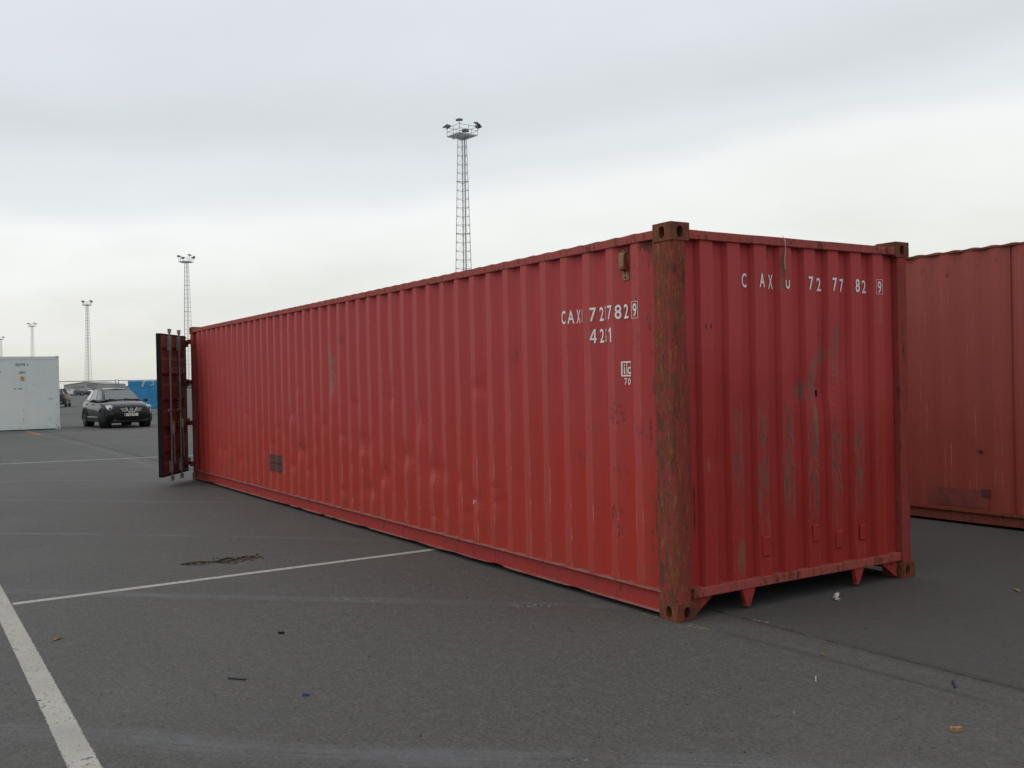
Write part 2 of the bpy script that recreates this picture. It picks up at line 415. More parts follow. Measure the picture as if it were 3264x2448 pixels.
# white scrapes
strip('paint_scrape', [(2.044, 1.541), (1.93, 1.41), (1.812, 1.287)], 0.022, CHALK, 0.0022, 'thin white scrape on the asphalt')
strip('paint_scrape', [(1.075, 0.575), (0.98, 0.47), (0.83, 0.30)], 0.085, CHALK, 0.0022, 'broken white scrape near the container side')
strip('paint_scrape', [(-1.37, 1.93), (-1.432, 1.853), (-1.50, 1.77)], 0.03, CHALK, 0.0022, 'small white scrape in the foreground')
strip('paint_scrape', [(-0.20, -0.45), (-0.28, -0.47), (-0.33, -0.50)], 0.04, CHALK, 0.0024, 'pale scrape under the container end')
# ------------------------------------------------------------------ red container materials
L, W, H = 12.192, 2.438, 2.591
RIB0, PITCH = 0.384, 0.27644            # first outer flat of the long side, rib spacing
ERIB0, EPITCH, EFL = 0.2735, 0.2518, 0.115

def red_base(g, c, z, hue=0.0, warm=(.385, .036, .024), cool=(.345, .050, .050)):
    n1 = g.noise(c, 0.9, 5, 0.6); n2 = g.noise(c, 5.5, 6, 0.65)
    st = g.noise(g.vscale(c, (14, 14, 0.55)), 1.0, 5, 0.6)
    fz = (z*0.42 + (n1-0.5)*0.9).step(0.25, 0.85)  # fading towards the top, with a brightness falloff below painted in
    col = g.mix(fz, warm, cool)
    col = g.mix(st.step(0.50, 0.78)*0.35, col, (.27, .055, .045))
    col = g.mix(st.step(0.46, 0.22)*0.30, col, (.43, .060, .045))
    col = g.mix(n2.step(0.60, 0.80)*0.35, col, (.24, .045, .035))
    return col, n1, n2, st

def make_side_red(name, rib0, pitch, marks=(), warm=(.405,.030,.018), cool=(.410,.045,.046), wear=1.0, rib_fade_light_amt=1.0):
    M_, g = mat(name); c = g.coord('Object'); x, y, z = g.sep(c)
    col, n1, n2, st = red_base(g, c, z, 0, warm, cool)
    # worn rib edges: pale bare lines and rust, by the distance to the folds
    ph = (x-(rib0-pitch/2)).mod(pitch)-pitch/2
    e = (ph.abs()-0.036).abs()
    side_n = g.noise(g.vscale(c, (1.6, 1, 2.6)), 1.6, 5, 0.65)
    low = z.step(2.3, 0.5)*0.55+0.45
    ed = e.step(0.009, 0.0015)*side_n.step(0.46, 0.66)*low*wear
    col = g.mix(ed*0.85, col, (.42, .25, .18))
    col = g.mix(e.step(0.014, 0.003)*g.noise(g.vscale(c, (3, 1, 2)), 2.2, 5, 0.7).step(0.60, 0.74)*0.75*wear, col, (.15, .060, .035))
    # faded and rubbed outer flats; light on the near slopes painted in paler
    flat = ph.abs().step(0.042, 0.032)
    rib_fade_light = flat.max((ph+0.07).abs().step(0.038, 0.030)*0.62)*rib_fade_light_amt
    col = g.mix(rib_fade_light*(n1*0.6+0.45)*(z.step(0.2, 1.7)*0.55+0.45), col, (.425, .071, .066))
    rub = g.noise(g.vscale(c, (30, 1, 1.2)), 1.0, 6, 0.7)
    col = g.mix(flat*rub.step(0.53, 0.68)*low*0.6*wear, col, (.27, .10, .075))
    # rust spots and dark knocks
    k1 = g.noise(g.vscale(c, (1.6, 1, 0.7)), 8.5, 6, 0.75).step(0.665, 0.75)
    col = g.mix(k1*0.75, col, (.085, .034, .022))
    k2 = g.noise(g.vscale(c, (22, 22, 2.2)), 1.0, 5, 0.7).step(0.70, 0.80)
    col = g.mix(k2*0.6, col, (.13, .045, .028))
    crp = x.step(0.48, 0.18)*0.28+z.step(2.28, 2.52)*0.16
    col = g.mix((g.noise(g.vscale(c, (9, 1, 3)), 1.6, 6, 0.78)+crp).step(0.74, 0.80)*0.8*crp.step(0.02, 0.10), col, (.115, .042, .026))
    foot = z.step(0.55, 0.16)*g.noise(c, 9, 5, 0.7).step(0.45, 0.62)
    col = g.mix(foot*0.45, col, (.20, .060, .038))
    pz = g.noise(g.vscale(c, (46, 46, 17)), 1.0, 6, 0.8)
    for (mx, mz, rx, rz, cc, s_) in marks:
        msk = (g.ell(x, z, mx, mz, rx*1.3, rz*1.4)*0.42+pz+n2*0.30).step(1.10, 1.15)*0.8
        col = g.mix(msk*s_, col, cc)
    if marks:     # one big rubbed scrape half way along
        col = g.mix(g.ell(x, z, 5.93, 1.72, .13, .34)*pz.step(0.42, 0.55)*0.8, col, (.225, .150, .120))
        col = g.mix(g.ell(x, z, 5.60, 2.08, .10, .07)*0.5, col, (.20, .05, .04))
    rough = 0.44+n2*0.22
    g.out(col, rough, 0, 0.26, g.bump(n2+st*0.6, 0.12, 0.01))
    return M_
KNOCK = (.055, .030, .024); GREYSC = (.23, .165, .135); RUSTC = (.15, .062, .03)
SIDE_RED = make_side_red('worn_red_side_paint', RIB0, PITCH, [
    (5.93, 1.72, .17, .34, GREYSC, .8), (0.62, 1.33, .085, .10, KNOCK, .9), (0.60, 0.935, .075, .07, KNOCK, .8), (0.64, 0.59, .10, .13, KNOCK, .8),
    (1.08, 0.97, .07, .09, KNOCK, .55), (0.92, 1.23, .07, .06, KNOCK, .55), (0.35, 1.26, .07, .1, KNOCK, .5), (1.98, 1.765, .09, .10, (.13,.035,.03), .7),
    (2.63, .53, .04, .03, (.6,.5,.42), .9), (3.66, 1.23, .09, .10, KNOCK, .5), (4.05, .86, .13, .10, KNOCK, .45), (4.3, 1.43, .08, .05, KNOCK, .5),
    (0.385, 2.05, .045, .50, (.10,.055,.045), .7), (1.6, 1.48, .06, .05, KNOCK, .5), (6.9, .8, .2, .2, KNOCK, .4), (9.3, .55, .2, .12, KNOCK, .5), (9.9, .42, .3, .10, KNOCK, .5)])

def make_end_red():
    M_, g = mat('worn_red_end_paint'); c = g.coord('Object'); x, y, z = g.sep(c)
    col, n1, n2, st = red_base(g, c, z, 0, (.335, .028, .022), (.425, .052, .055))
    ph = (0.0-y-ERIB0).mod(EPITCH)
    flat = ph.step(0.118, 0.110)*ph.step(-0.002, 0.006)
    e = ph.min((ph-EFL).abs())
    zone = (z+(n1-0.5)*0.8).step(1.45, 1.10)*(z+(n1-0.5)*0.3).step(0.50, 0.72)*y.step(-0.45, -0.72)*y.step(-2.15, -1.93)
    sc1 = g.noise(g.vscale(c, (1, 16, 3.2)), 1.6, 6, 0.75); sc2 = g.noise(g.vscale(c, (1, 30, 9)), 1.4, 5, 0.7)
    col = g.mix(flat*zone*sc1.step(0.45, 0.56)*0.85, col, (.185, .082, .064))
    col = g.mix(flat*zone*sc2.step(0.54, 0.64)*0.9, col, (.062, .052, .056))
    col = g.mix(flat*zone*g.noise(c, 26, 5, 0.7).step(0.62, 0.74)*0.7, col, (.23, .15, .07))
    for (ka, kb, th) in ((70, 22, .63), (60, -30, .64)):
        scr = g.noise(g.vec(0.0, y*ka+z*kb, z*2.6-y*1.5), 1.0, 4, 0.7)
        col = g.mix(flat*(zone*0.8+0.2*z.step(1.9, 1.2))*scr.step(th-.02, th+0.03)*0.65, col, (.32, .165, .125))
    lw = z.step(0.9, 0.3)*flat*sc1.step(0.54, 0.66)
    col = g.mix(lw*0.5, col, (.24, .10, .07))
    col = g.mix(e.step(0.008, 0.001)*g.noise(c, 6, 5, 0.7).step(0.56, 0.70)*0.6, col, (.30, .16, .11))
    pz = g.noise(g.vscale(c, (1, 46, 18)), 1.2, 6, 0.8)
    for (my, mz, ry, rz, cc, s_) in [(-1.375, 1.55, .075, .20, (.22,.13,.105), .75), (-1.63, 1.76, .085, .26, (.21,.105,.085), .65), (-1.48, 1.73, .06, .10, (.21,.12,.10), .65), (-1.25, 1.47, .05, .11, (.16,.12,.10), .6),
                                     (-1.40, 1.28, .06, .22, (.20,.14,.09), .6), (-1.055, 2.33, .035, .17, (.09,.055,.03), .95), (-1.05, 2.22, .045, .06, (.25,.11,.05), .7), (-2.11, 2.06, .04, .13, (.30,.13,.06), .5),
                                     (-0.40, 1.01, .022, .09, (.05,.045,.05), .9), (-0.57, 1.0, .04, .10, (.09,.075,.075), .7), (-0.222, .72, .012, .2, (.04,.02,.02), .9), (-0.19, 1.2, .02, .6, (.07,.03,.025), .5),
                                     (-0.32, 1.0, .02, .06, (.25,.13,.05), .6), (-.61, .35, .05, .16, (.19,.11,.05), .6)]:
        col = g.mix(g.ell(y, z, my, mz, ry, rz)*(pz*0.8+n2*0.5).step(0.54, 0.66)*s_, col, cc)
    hole_ = g.ell(y, z, -1.462, 1.445, .017, .032)
    col = g.mix(hole_.step(0.1, 0.4), col, (.012, .006, .006))
    for yy in (-.318, -.365):
        col = g.mix(g.ell(y, z, yy, 1.92, .008, .022).step(0.1, 0.5)*0.9, col, (.05, .014, .012))
    g.out(col, 0.50+n2*0.2, 0, 0.26, g.bump(n2+sc1*0.5, 0.14, 0.01))
    return M_
END_RED = make_end_red()

def make_rust(name, red, amount, orange=0.5, endface=0.0, dust=None):
    M_, g = mat(name); c = g.coord('Object'); x, y, z = g.sep(c)
    col, n1, n2, st = red_base(g, c, z, 0, red, red)
    s1 = g.noise(g.vscale(c, (20, 20, 2.4)), 1.0, 6, 0.75); s2 = g.noise(g.vscale(c, (34, 34, 7.0)), 1.3, 6, 0.8); s3 = g.noise(g.vscale(c, (1, 1, .6)), 13, 6, 0.78)
    rust = (s1*0.45+s3*0.70).step(0.655-amount*0.26, 0.685-amount*0.24)
    if endface: rust = rust*(1.0-(y.step(-0.030, -0.060)*z.step(2.3, 1.7)*(s3*1.6).step(0.55, 0.9))*endface)
    rc = g.ramp(s2*0.65+s3*0.35, [(0.34, (.055, .022, .017)), (0.45, (.125, .040, .022)), (0.54, (.190, .060, .026)), (0.66, (.285, .095, .036))])
    tone_ = g.noise(c, 2.6, 4, 0.6)
    rc = g.mix(tone_.step(0.46, 0.62)*0.7, rc, (.075, .030, .028))
    rc = g.mix(tone_.step(0.44, 0.30)*0.45, rc, (.24, .082, .032))
    col = g.mix(rust, col, rc)
    flk = g.noise(g.vscale(c, (24, 24, 4.5)), 1.6, 6, 0.8)
    col = g.mix(flk.step(0.56, 0.64)*orange, col, (.34, .130, .040))
    col = g.mix(flk.step(0.43, 0.36)*0.75, col, (.030, .018, .015))
    col = g.mix(g.noise(g.vscale(c, (30, 30, 2.5)), 1.9, 5, 0.7).step(0.62, 0.74)*0.55, col, (.20, .100, .080))
    if dust:      # settled dirt on the ledges
        led = (z.step(dust[0]-.003, dust[0]+.001)).max(z.step(dust[1]+.001, dust[1]-.003))
        col = g.mix(led*g.noise(c, 6, 5, 0.7).step(0.30, 0.55)*0.75, col, (.30, .185, .155))
    h = s2+s3
    g.out(col, 0.80, 0, 0.25, g.bump(h, 0.55, 0.012))
    return M_
POST_RUST = make_rust('rusty_corner_post_steel', (.25, .040, .032), 0.38, 0.80, 0.75)
POST_MILD = make_rust('red_corner_post_with_rust', (.27, .044, .038), 0.10, 0.25)
CAST_RUST = make_rust('brown_rusted_casting', (.13, .048, .035), 0.9, 0.40)
RAIL_RED = make_rust('rust_edged_red_rail', (.37, .078, .068), 0.18, 0.12)
BASE_RED = make_rust('red_base_rail', (.34, .040, .034), 0.06, 0.08)
SILL_RED = make_rust('red_side_sill_with_dusty_ledges', (.34, .040, .034), 0.06, 0.08, 0.0, (.170, .051))
ROOF_RED = make_rust('weathered_red_roof', (.26, .075, .055), 0.5, 0.25)
DOOR_RED = make_rust('dark_red_door_paint', (.185, .042, .038), 0.24, 0.05)
UNDER = simple('underside_black', (.018, .014, .012), 0.9)
RUBBER = simple('black_door_rubber', (.010, .009, .0085), 0.85, spec=.25, var=.4)
GALV = simple('dull_galvanised_steel', (.23, .205, .195), 0.6, 0.35, var=.3, scale=14)
LETTER = simple('white_stencil_paint', (.80, .78, .74), 0.6, var=.12, scale=30)
TANP = make_rust('tan_vent_paint', (.30, .19, .11), 0.15, 0.1)
YEL = simple('yellow_sticker', (.55, .34, .03), 0.5, var=.15)
DARKRED = simple('dark_red_patch_paint', (.105, .030, .026), 0.6, var=.3, scale=12)

# ------------------------------------------------------------------ nearest red container
RC = thing('shipping_container', 'long red ribbed container with rusty corner posts, filling the middle of the yard', 'shipping container', (0, 0, 0))
# profile of the long side (x -> y), outer flats and inner flats
def side_profile(x0, x1, rib0, pitch, yo, yi, half=0.036, slope=0.068):
    pts = [(x0, yi)]; i = 0
    while True:
        c = rib0+pitch*i
        if c+half+slope > x1+1e-6: break
        for dx_, y_ in ((-half-slope, yi), (-half, yo), (half, yo), (half+slope, yi)):
            px_ = c+dx_
            if px_ > x0+1e-4: pts.append((px_, y_))
        i += 1
    pts.append((x1, yi)); return pts
SP = side_profile(0.19, 12.02, RIB0, PITCH, -0.013, -0.052)
def prof_y(P, x):
    for (a, ya), (b_, yb) in zip(P, P[1:]):
        if a <= x <= b_: return ya+(yb-ya)*(x-a)/max(1e-9, b_-a)
    return P[-1][1]
random.seed(11)
DENTS = [(3.65, 1.22, .16, .20, .030), (4.0, .86, .20, .14, .034), (4.35, 1.42, .14, .10, .026), (3.4, .75, .2, .12, .03), (5.0, .95, .22, .12, .028), (5.9, 1.6, .16, .3, .022), (2.6, .55, .12, .1, .02), (6.9, .75, .25, .14, .03), (7.3, 1.2, .12, .1, .025), (8.0, .8, .1, .08, .02), (8.5, 1.0, .12, .1, .02), (9.6, .5, .2, .1, .03), (10.4, .6, .25, .08, .02), (4.9, .45, .2, .1, .03), (4.5, .62, .15, .12, .03), (1.1, .95, .1, .1, .012), (.62, 1.32, .08, .09, .010), (.65, .58, .1, .1, .012)]
DENTS = [(a, b_, ra*.75, rb*.75, dp) for a, b_, ra, rb, dp in DENTS]
for _ in range(44): DENTS.append((random.uniform(2.2, 9.8), random.uniform(.3, 1.55), random.uniform(.04, .10), random.uniform(.03, .08), random.uniform(.008, .022)))
def side_panel(P, z0, z1, nz, dents, sgn=1):
    vs_ = []; fs = []; n = len(P)
    for k in range(nz+1):
        z = z0+(z1-z0)*k/nz
        for (x, y) in P:
            dy_ = 0
            fo = max(0.0, min(1.0, (y+0.050)/0.036))
            for (a, b_, ra, rb, dp) in dents:
                q = ((x-a)/ra)**2+((z-b_)/rb)**2
                if q < 6: dy_ += dp*math.exp(-q)*(0.35+0.65*fo)
            dy_ = min(dy_*0.80, 0.028)
            dy_ += 0.006*mnoise.noise(Vector((x*1.1, z*0.9, 3.1)))+0.003*mnoise.noise(Vector((x*4, z*2.5, 7)))*fo
            vs_.append((x+0.004*mnoise.noise(Vector((x*3, z*1.4, 1))), (y-dy_)*1.0, z))
    for k in range(nz):
        for i in range(n-1): fs.append((k*n+i, k*n+i+1, (k+1)*n+i+1, (k+1)*n+i))
    return vs_, fs
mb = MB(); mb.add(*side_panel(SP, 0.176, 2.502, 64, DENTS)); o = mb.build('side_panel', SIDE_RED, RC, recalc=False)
lab(o, 'long red corrugated side with dents, knocks and white numbers')
vs_, fs = side_panel(SP, 0.176, 2.502, 8, [])
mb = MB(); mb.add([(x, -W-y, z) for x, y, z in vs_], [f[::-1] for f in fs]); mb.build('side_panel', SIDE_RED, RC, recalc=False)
# front end wall
EP = [(-0.10, .070)]
for i in range(8):
    a = -ERIB0-EPITCH*i
    EP += [(a+.018, .070), (a, .025), (a-EFL, .025), (a-EFL-.018, .070)]
EP.append((-W+.10, .070))
vs_ = []; fs = []; nz = 48; n = len(EP)
EDENT = [(-.40, 1.05, .10, .12, .012), (-1.45, 1.45, .12, .14, .03), (-1.6, 1.7, .14, .2, .02), (-1.25, 1.48, .1, .1, .015), (-1.35, .5, .1, .12, .012), (-.85, .75, .1, .3, .010), (-1.85, .4, .1, .1, .012), (-.9, .36, .05, .05, .012), (-1.63, .33, .05, .05, .012)]
for k in range(nz+1):
    z = .19+(2.505-.19)*k/nz
    for (y, x) in EP:
        dd = sum(dp*math.exp(-(((y-a)/ra)**2+((z-b_)/rb)**2)) for a, b_, ra, rb, dp in EDENT)
        vs_.append((x+dd+.005*mnoise.noise(Vector((y*1.6, z*1.2, 5))), y+.003*mnoise.noise(Vector((y*3, z*1.5, 9))), z))
for k in range(nz):
    for i in range(n-1): fs.append((k*n+i, k*n+i+1, (k+1)*n+i+1, (k+1)*n+i))
mb = MB(); mb.add(vs_, [f[::-1] for f in fs]); o = mb.build('end_panel', END_RED, RC, recalc=False)
lab(o, 'scuffed red corrugated end wall')
# rails
def wavy_box(x0, x1, y0, y1, z0, z1, seg, amp, seed):
    mb = MB(); vs_ = []; fs = []
    for k in range(seg+1):
        x = x0+(x1-x0)*k/seg
        a = amp*mnoise.noise(Vector((x*1.3, seed, 0))); b_ = amp*mnoise.noise(Vector((x*1.3, seed+5, 0))); c_ = amp*.6*mnoise.noise(Vector((x*5, seed+9, 0)))
        for yy, zz in ((y0, z0), (y1, z0), (y1, z1), (y0, z1)): vs_.append((x, yy+a, zz+b_+(c_ if zz == z1 else 0)))
    for k in range(seg):
        for i in range(4): fs.append((k*4+i, k*4+(i+1) % 4, (k+1)*4+(i+1) % 4, (k+1)*4+i))
    fs += [(0, 1, 2, 3), tuple(seg*4+i for i in (3, 2, 1, 0))]
    mb.add(vs_, fs); return mb
wavy_box(.17, L-.15, -.062, -.004, 2.498, 2.556, 70, .0022, 2).build('top_rail', RAIL_RED, RC, bevel=.006)
wavy_box(.17, L-.15, -W+.004, -W+.062, 2.498, 2.556, 20, .003, 4).build('top_rail', RAIL_RED, RC, bevel=.006)
def crail(flip):
    poly = [(-.003, .180), (-.003, .171), (-.034, .166), (-.034, .054), (-.003, .049), (-.003, .037), (-.056, .037), (-.056, .180)]
    vs_ = []; fs = []; seg = 140; n = len(poly)
    rn = random.Random(5); bad = [(rn.uniform(.8, 11.5), rn.uniform(.04, .16), rn.uniform(.003, .010)) for _ in range(14)]+[(2.25, .10, .018), (5.0, .12, .010), (6.2, .06, .013), (7.0, .06, .012)]
    for k in range(seg+1):
        x = .17+(L-.32)*k/seg
        up = sum(h*math.exp(-((x-a)/r_)**2) for a, r_, h in bad)
        for i, (y, z) in enumerate(poly):
            zz = z+(up if i in (4, 5) else 0)+.001*mnoise.noise(Vector((x*2, i, 2)))
            yy = y-(up*.4 if i in (4, 5) else 0)
            vs_.append((x, yy if not flip else -W-yy, zz))
    for k in range(seg):
        for i in range(n): fs.append((k*n+i, k*n+(i+1) % n, (k+1)*n+(i+1) % n, (k+1)*n+i))
    fs += [tuple(range(n)), tuple(seg*n+i for i in range(n))[::-1]]
    return MB().add(vs_, fs)
crail(False).build('bottom_rail', SILL_RED, RC); crail(True).build('bottom_rail', SILL_RED, RC)
def yrail(x0, x1, z0, z1, y0=-.155, y1=-W+.155):
    b_ = wavy_box(y0, y1, x0, x1, z0, z1, 26, .003, z0*3+1); b_.v = [(y, x, z) for x, y, z in b_.v]; return b_
yrail(.006, .075, 2.489, 2.548).build('end_top_rail', RAIL_RED, RC, bevel=.005)
yrail(.004, .085, .139, .200).build('end_bottom_rail', RAIL_RED, RC, bevel=.005)
yrail(L-.075, L-.006, 2.47, 2.55).build('door_header', RAIL_RED, RC, bevel=.005)
yrail(L-.085, L-.004, .06, .16).build('door_sill', RAIL_RED, RC, bevel=.005)
# roof sheet with pressed ribs
xs = [.10, .30]; zs = [0, 0]; x = .34
while x < L-.42:
    xs += [x, x+.03, x+.075, x+.105, x+.15, x+.18]; zs += [0, .55, 1, 1, .55, 0]; x += .2088
xs += [L-.10]; zs += [0]
ys = [-.012, -.030, -.050, -.085, -1.2, -W+.085, -W+.05, -W+.03, -W+.012]; ty = [0, .5, .95, 1, 1, 1, .95, .5, 0]
vs_ = [(x_, y_, 2.5565+.014*zf*t) for y_, t in zip(ys, ty) for x_, zf in zip(xs, zs)]; n = len(xs)
fs = [(k*n+i, k*n+i+1, (k+1)*n+i+1, (k+1)*n+i) for k in range(len(ys)-1) for i in range(n-1)]
mb = MB(); mb.add(vs_, [f[::-1] for f in fs]); o = mb.build('roof', ROOF_RED, RC, smooth=True)
# floor and cross members
MB().box(.06, L-.06, -W+.06, -.06, .150, .178).build('floor', UNDER, RC)
mb = MB()
for i in range(40): mb.box(.32+i*.295, .37+i*.295, -W+.058, -.058, .045, .149)
o = mb.build('cross_members', UNDER, RC); o['kind'] = 'stuff'
# corner posts
def post(sx, sy, mt):
    # canonical at near corner; mirrored by sx, sy
    poly = [(.192, -.010), (.150, -.006), (.040, -.006)]
    for k in range(1, 6):
        a = k/6*PI/2; poly.append((.042-.036*math.sin(a), -.042+.036*math.cos(a)))
    poly += [(.006, -.042), (.006, -.118), (.012, -.128), (.072, -.128), (.072, -.072), (.192, -.072)]
    mb = MB(); seg = 30
    mb.prism(poly, lambda u, v_, t: (u+.0035*mnoise.noise(Vector((u*20, v_*20, t*6))), v_+.0035*mnoise.noise(Vector((u*20, v_*20+9, t*5))), t), .116, 2.475, seg)
    mb.v = [((L-x if sx else x), (-W-y if sy else y), z) for x, y, z in mb.v]
    return mb.build('corner_post', mt, RC, smooth='auto', angle=35)
lab(post(0, 0, POST_RUST), 'heavily rusted corner post nearest the camera'); lab(post(0, 1, POST_MILD), 'partly rusted corner post at the far side of the end wall')
post(1, 0, POST_MILD); post(1, 1, POST_MILD)
# corner castings with real apertures
def casting(sx, sy, sz, mt, parent, L=L, W=W, H=H):
    lx, ly, lz = .178, .162, .118
    b_ = bmesh.new()
    def face_hole(fn, w_, h_, hw, hh_, cx_, cz_, depth):
        N = 24; out_ = []; inn = []
        angs = [2*PI*k/N+PI/N for k in range(N)]
        corners = [math.atan2((sv*h_/2+h_/2-cz_), (su*w_/2+w_/2-cx_)) for su in (-1, 1) for sv in (-1, 1)]
        A = sorted([a-2*PI if a > PI else a for a in angs]+corners)
        for a in A:
            ca, sa = math.cos(a), math.sin(a)
            t = min([(w_-cx_)/ca if ca > 1e-6 else 9, (-cx_)/ca if ca < -1e-6 else 9, (h_-cz_)/sa if sa > 1e-6 else 9, (-cz_)/sa if sa < -1e-6 else 9])
            out_.append((cx_+ca*t, cz_+sa*t))
            e_ = 2.6; rr = (abs(ca/hw)**e_+abs(sa/hh_)**e_)**(-1/e_)
            inn.append((cx_+ca*rr, cz_+sa*rr))
        n = len(A)
        vo = [b_.verts.new(fn(u, v_, 0)) for u, v_ in out_]; vi = [b_.verts.new(fn(u, v_, 0)) for u, v_ in inn]; vd = [b_.verts.new(fn(u, v_, depth)) for u, v_ in inn]
        for k in range(n):
            j = (k+1) % n
            b_.faces.new((vo[k], vo[j], vi[j], vi[k])); b_.faces.new((vi[k], vi[j], vd[j], vd[k]))
        b_.faces.new(vd[::-1]).material_index = 1  # cap coloured dark to paint in the shade of the hollow casting
    face_hole(lambda u, v_, dd: (u, -dd, v_), lx, lz, .0275, .040, .089, .056, .06)      # long-side face
    face_hole(lambda u, v_, dd: (dd, -u, v_), ly, lz, .0275, .038, .081, .056, .06)      # end face
    if sz: face_hole(lambda u, v_, dd: (u, -v_, lz-dd), lx, ly, .062, .032, .089, .081, .03)
    P8 = {}
    def V8(x, y, z): return b_.verts.new((x, y, z))
    quads = [[(lx,0,0),(lx,-ly,0),(lx,-ly,lz),(lx,0,lz)], [(0,-ly,0),(0,-ly,lz),(lx,-ly,lz),(lx,-ly,0)], [(0,0,0),(0,-ly,0),(lx,-ly,0),(lx,0,0)]]
    if not sz: quads.append([(0,0,lz),(lx,0,lz),(lx,-ly,lz),(0,-ly,lz)])
    for q in quads: b_.faces.new([V8(*p) for p in q])
    bmesh.ops.remove_doubles(b_, verts=b_.verts, dist=1e-5)
    bmesh.ops.recalc_face_normals(b_, faces=b_.faces)
    def onb(v_): 
        c_ = v_.co; return (abs(c_.x) < 1e-5)+(abs(c_.x-lx) < 1e-5)+(abs(c_.y) < 1e-5)+(abs(c_.y+ly) < 1e-5)+(abs(c_.z) < 1e-5)+(abs(c_.z-lz) < 1e-5)
    es = [e for e in b_.edges if len(e.link_faces) == 2 and onb(e.verts[0]) >= 2 and onb(e.verts[1]) >= 2 and e.calc_face_angle(0) > 1.0]
    bmesh.ops.bevel(b_, geom=es, offset=.008, segments=2, affect='EDGES', profile=.5, clamp_overlap=True)
    for v_ in b_.verts:
        v_.co += Vector((mnoise.noise(v_.co*25), mnoise.noise(v_.co*25+Vector((7,0,0))), mnoise.noise(v_.co*25+Vector((0,9,0)))))*.0015
        if sx: v_.co.x = L-v_.co.x
        if sy: v_.co.y = -W-v_.co.y
        if sz: v_.co.z += H-lz
    if (sx+sy) % 2: bmesh.ops.reverse_faces(b_, faces=b_.faces)
    me = bpy.data.meshes.new('corner_casting'); b_.to_mesh(me); b_.free(); me.materials.append(mt); me.materials.append(UNDER)
    o = bpy.data.objects.new('corner_casting', me); COL.objects.link(o); o.parent = parent
    return o
for sx in (0, 1):
    for sy in (0, 1):
        for sz in (0, 1): casting(sx, sy, sz, CAST_RUST, RC)
# plate on the far top corner and the tapered tunnel lugs and gussets under the end wall
mb = MB(); mb.add([(.178, -W+.16, 2.548), (.178, -W+.004, 2.548), (.178, -W+.16, 2.586), (.178, -W+.004, 2.586), (.62, -W+.16, 2.560), (.62, -W+.004, 2.560), (.62, -W+.16, 2.548), (.62, -W+.004, 2.548)],
              [(0,1,3,2), (2,3,5,4), (4,5,7,6), (0,2,4,6), (1,7,5,3), (0,6,7,1)]); mb.build('corner_plate', RAIL_RED, RC)
def lug(y0, y1, t0, t1):
    poly = [(y0, .139), (y1, .139), (y1+.004, .115), (t1+.004, .028), (t1-.006, .020), (t0+.006, .020), (t0, .028)]
    MB().prism(poly, lambda u, v_, t: (t, u, v_), .012, .050).build('tunnel_lug', BASE_RED, RC, bevel=.004)
lug(-.590, -.712, -.632, -.672); lug(-1.745, -1.850, -1.775, -1.805)
for s_ in (0, 1):
    poly = [(-.162, .138), (-.345, .138), (-.33, .118), (-.175, .012), (-.162, .012)]
    mb = MB().prism(poly, lambda u, v_, t: (t, u, v_), .040, .052)
    if s_: mb.v = [(x, -W-y, z) for x, y, z in mb.v]
    mb.build('gusset', BASE_RED, RC)
for (yc, zc, w_, h_) in ((-.842, .405, .078, .135), (-1.598, .375, .072, .125), (-1.345, .445, .060, .120), (-1.86, .40, .060, .11)):
    lab(MB().box(.014, .0295, yc-w_/2, yc+w_/2, zc-h_/2, zc+h_/2).build('repair_plate', END_RED, RC, bevel=.004, bseg=1), 'small welded plate low on the end wall')
# ventilator and patched-in square
vx = .522
mb = MB(); mb.box(vx-.034, vx+.034, -.056, -.047, 2.262, 2.478); mb.build('vent_plate', TANP, RC, bevel=.002)
mb = MB(); mb.prism([(-.047, 2.325), (-.014, 2.335), (-.010, 2.350), (-.010, 2.440), (-.018, 2.452), (-.047, 2.456)], lambda u, v_, t: (t, u, v_), vx-.030, vx+.030); mb.build('vent_cover', TANP, RC, bevel=.004)
for zz in (2.280, 2.468):
    MB().lathe([(0, .0), (.006, .0), (.006, -.005), (.0, -.005)], lambda a, b_, t: (vx+a, -.047-t, zz+b_), 8).build('rivet', UNDER, RC)
def wrap_patch(xa, xb, za, zb, P, off, name, mt, seg=8):
    xs_ = sorted(set([xa, xb]+[x for x, _ in P if xa < x < xb])); vs_ = []; fs = []
    for k in range(seg+1):
        for x_ in xs_: vs_.append((x_, prof_y(P, x_)+off, za+(zb-za)*k/seg))
    n = len(xs_)
    fs = [(k*n+i, k*n+i+1, (k+1)*n+i+1, (k+1)*n+i) for k in range(seg) for i in range(n-1)]
    return MB().add(vs_, fs).build(name, mt, RC)
lab(wrap_patch(7.65, 8.14, .43, .655, SP, .004, 'repair_patch', DARKRED), 'dark square repair patch low on the red side')
lab(wrap_patch(7.68, 8.11, .536, .546, SP, .007, 'patch_weld', UNDER, 1), 'dark weld line across the repair patch')
lab(wrap_patch(11.43, 11.50, .33, .40, SP, .006, 'grey_spot', GALV, 1), 'small grey spot low at the door end of the red side')

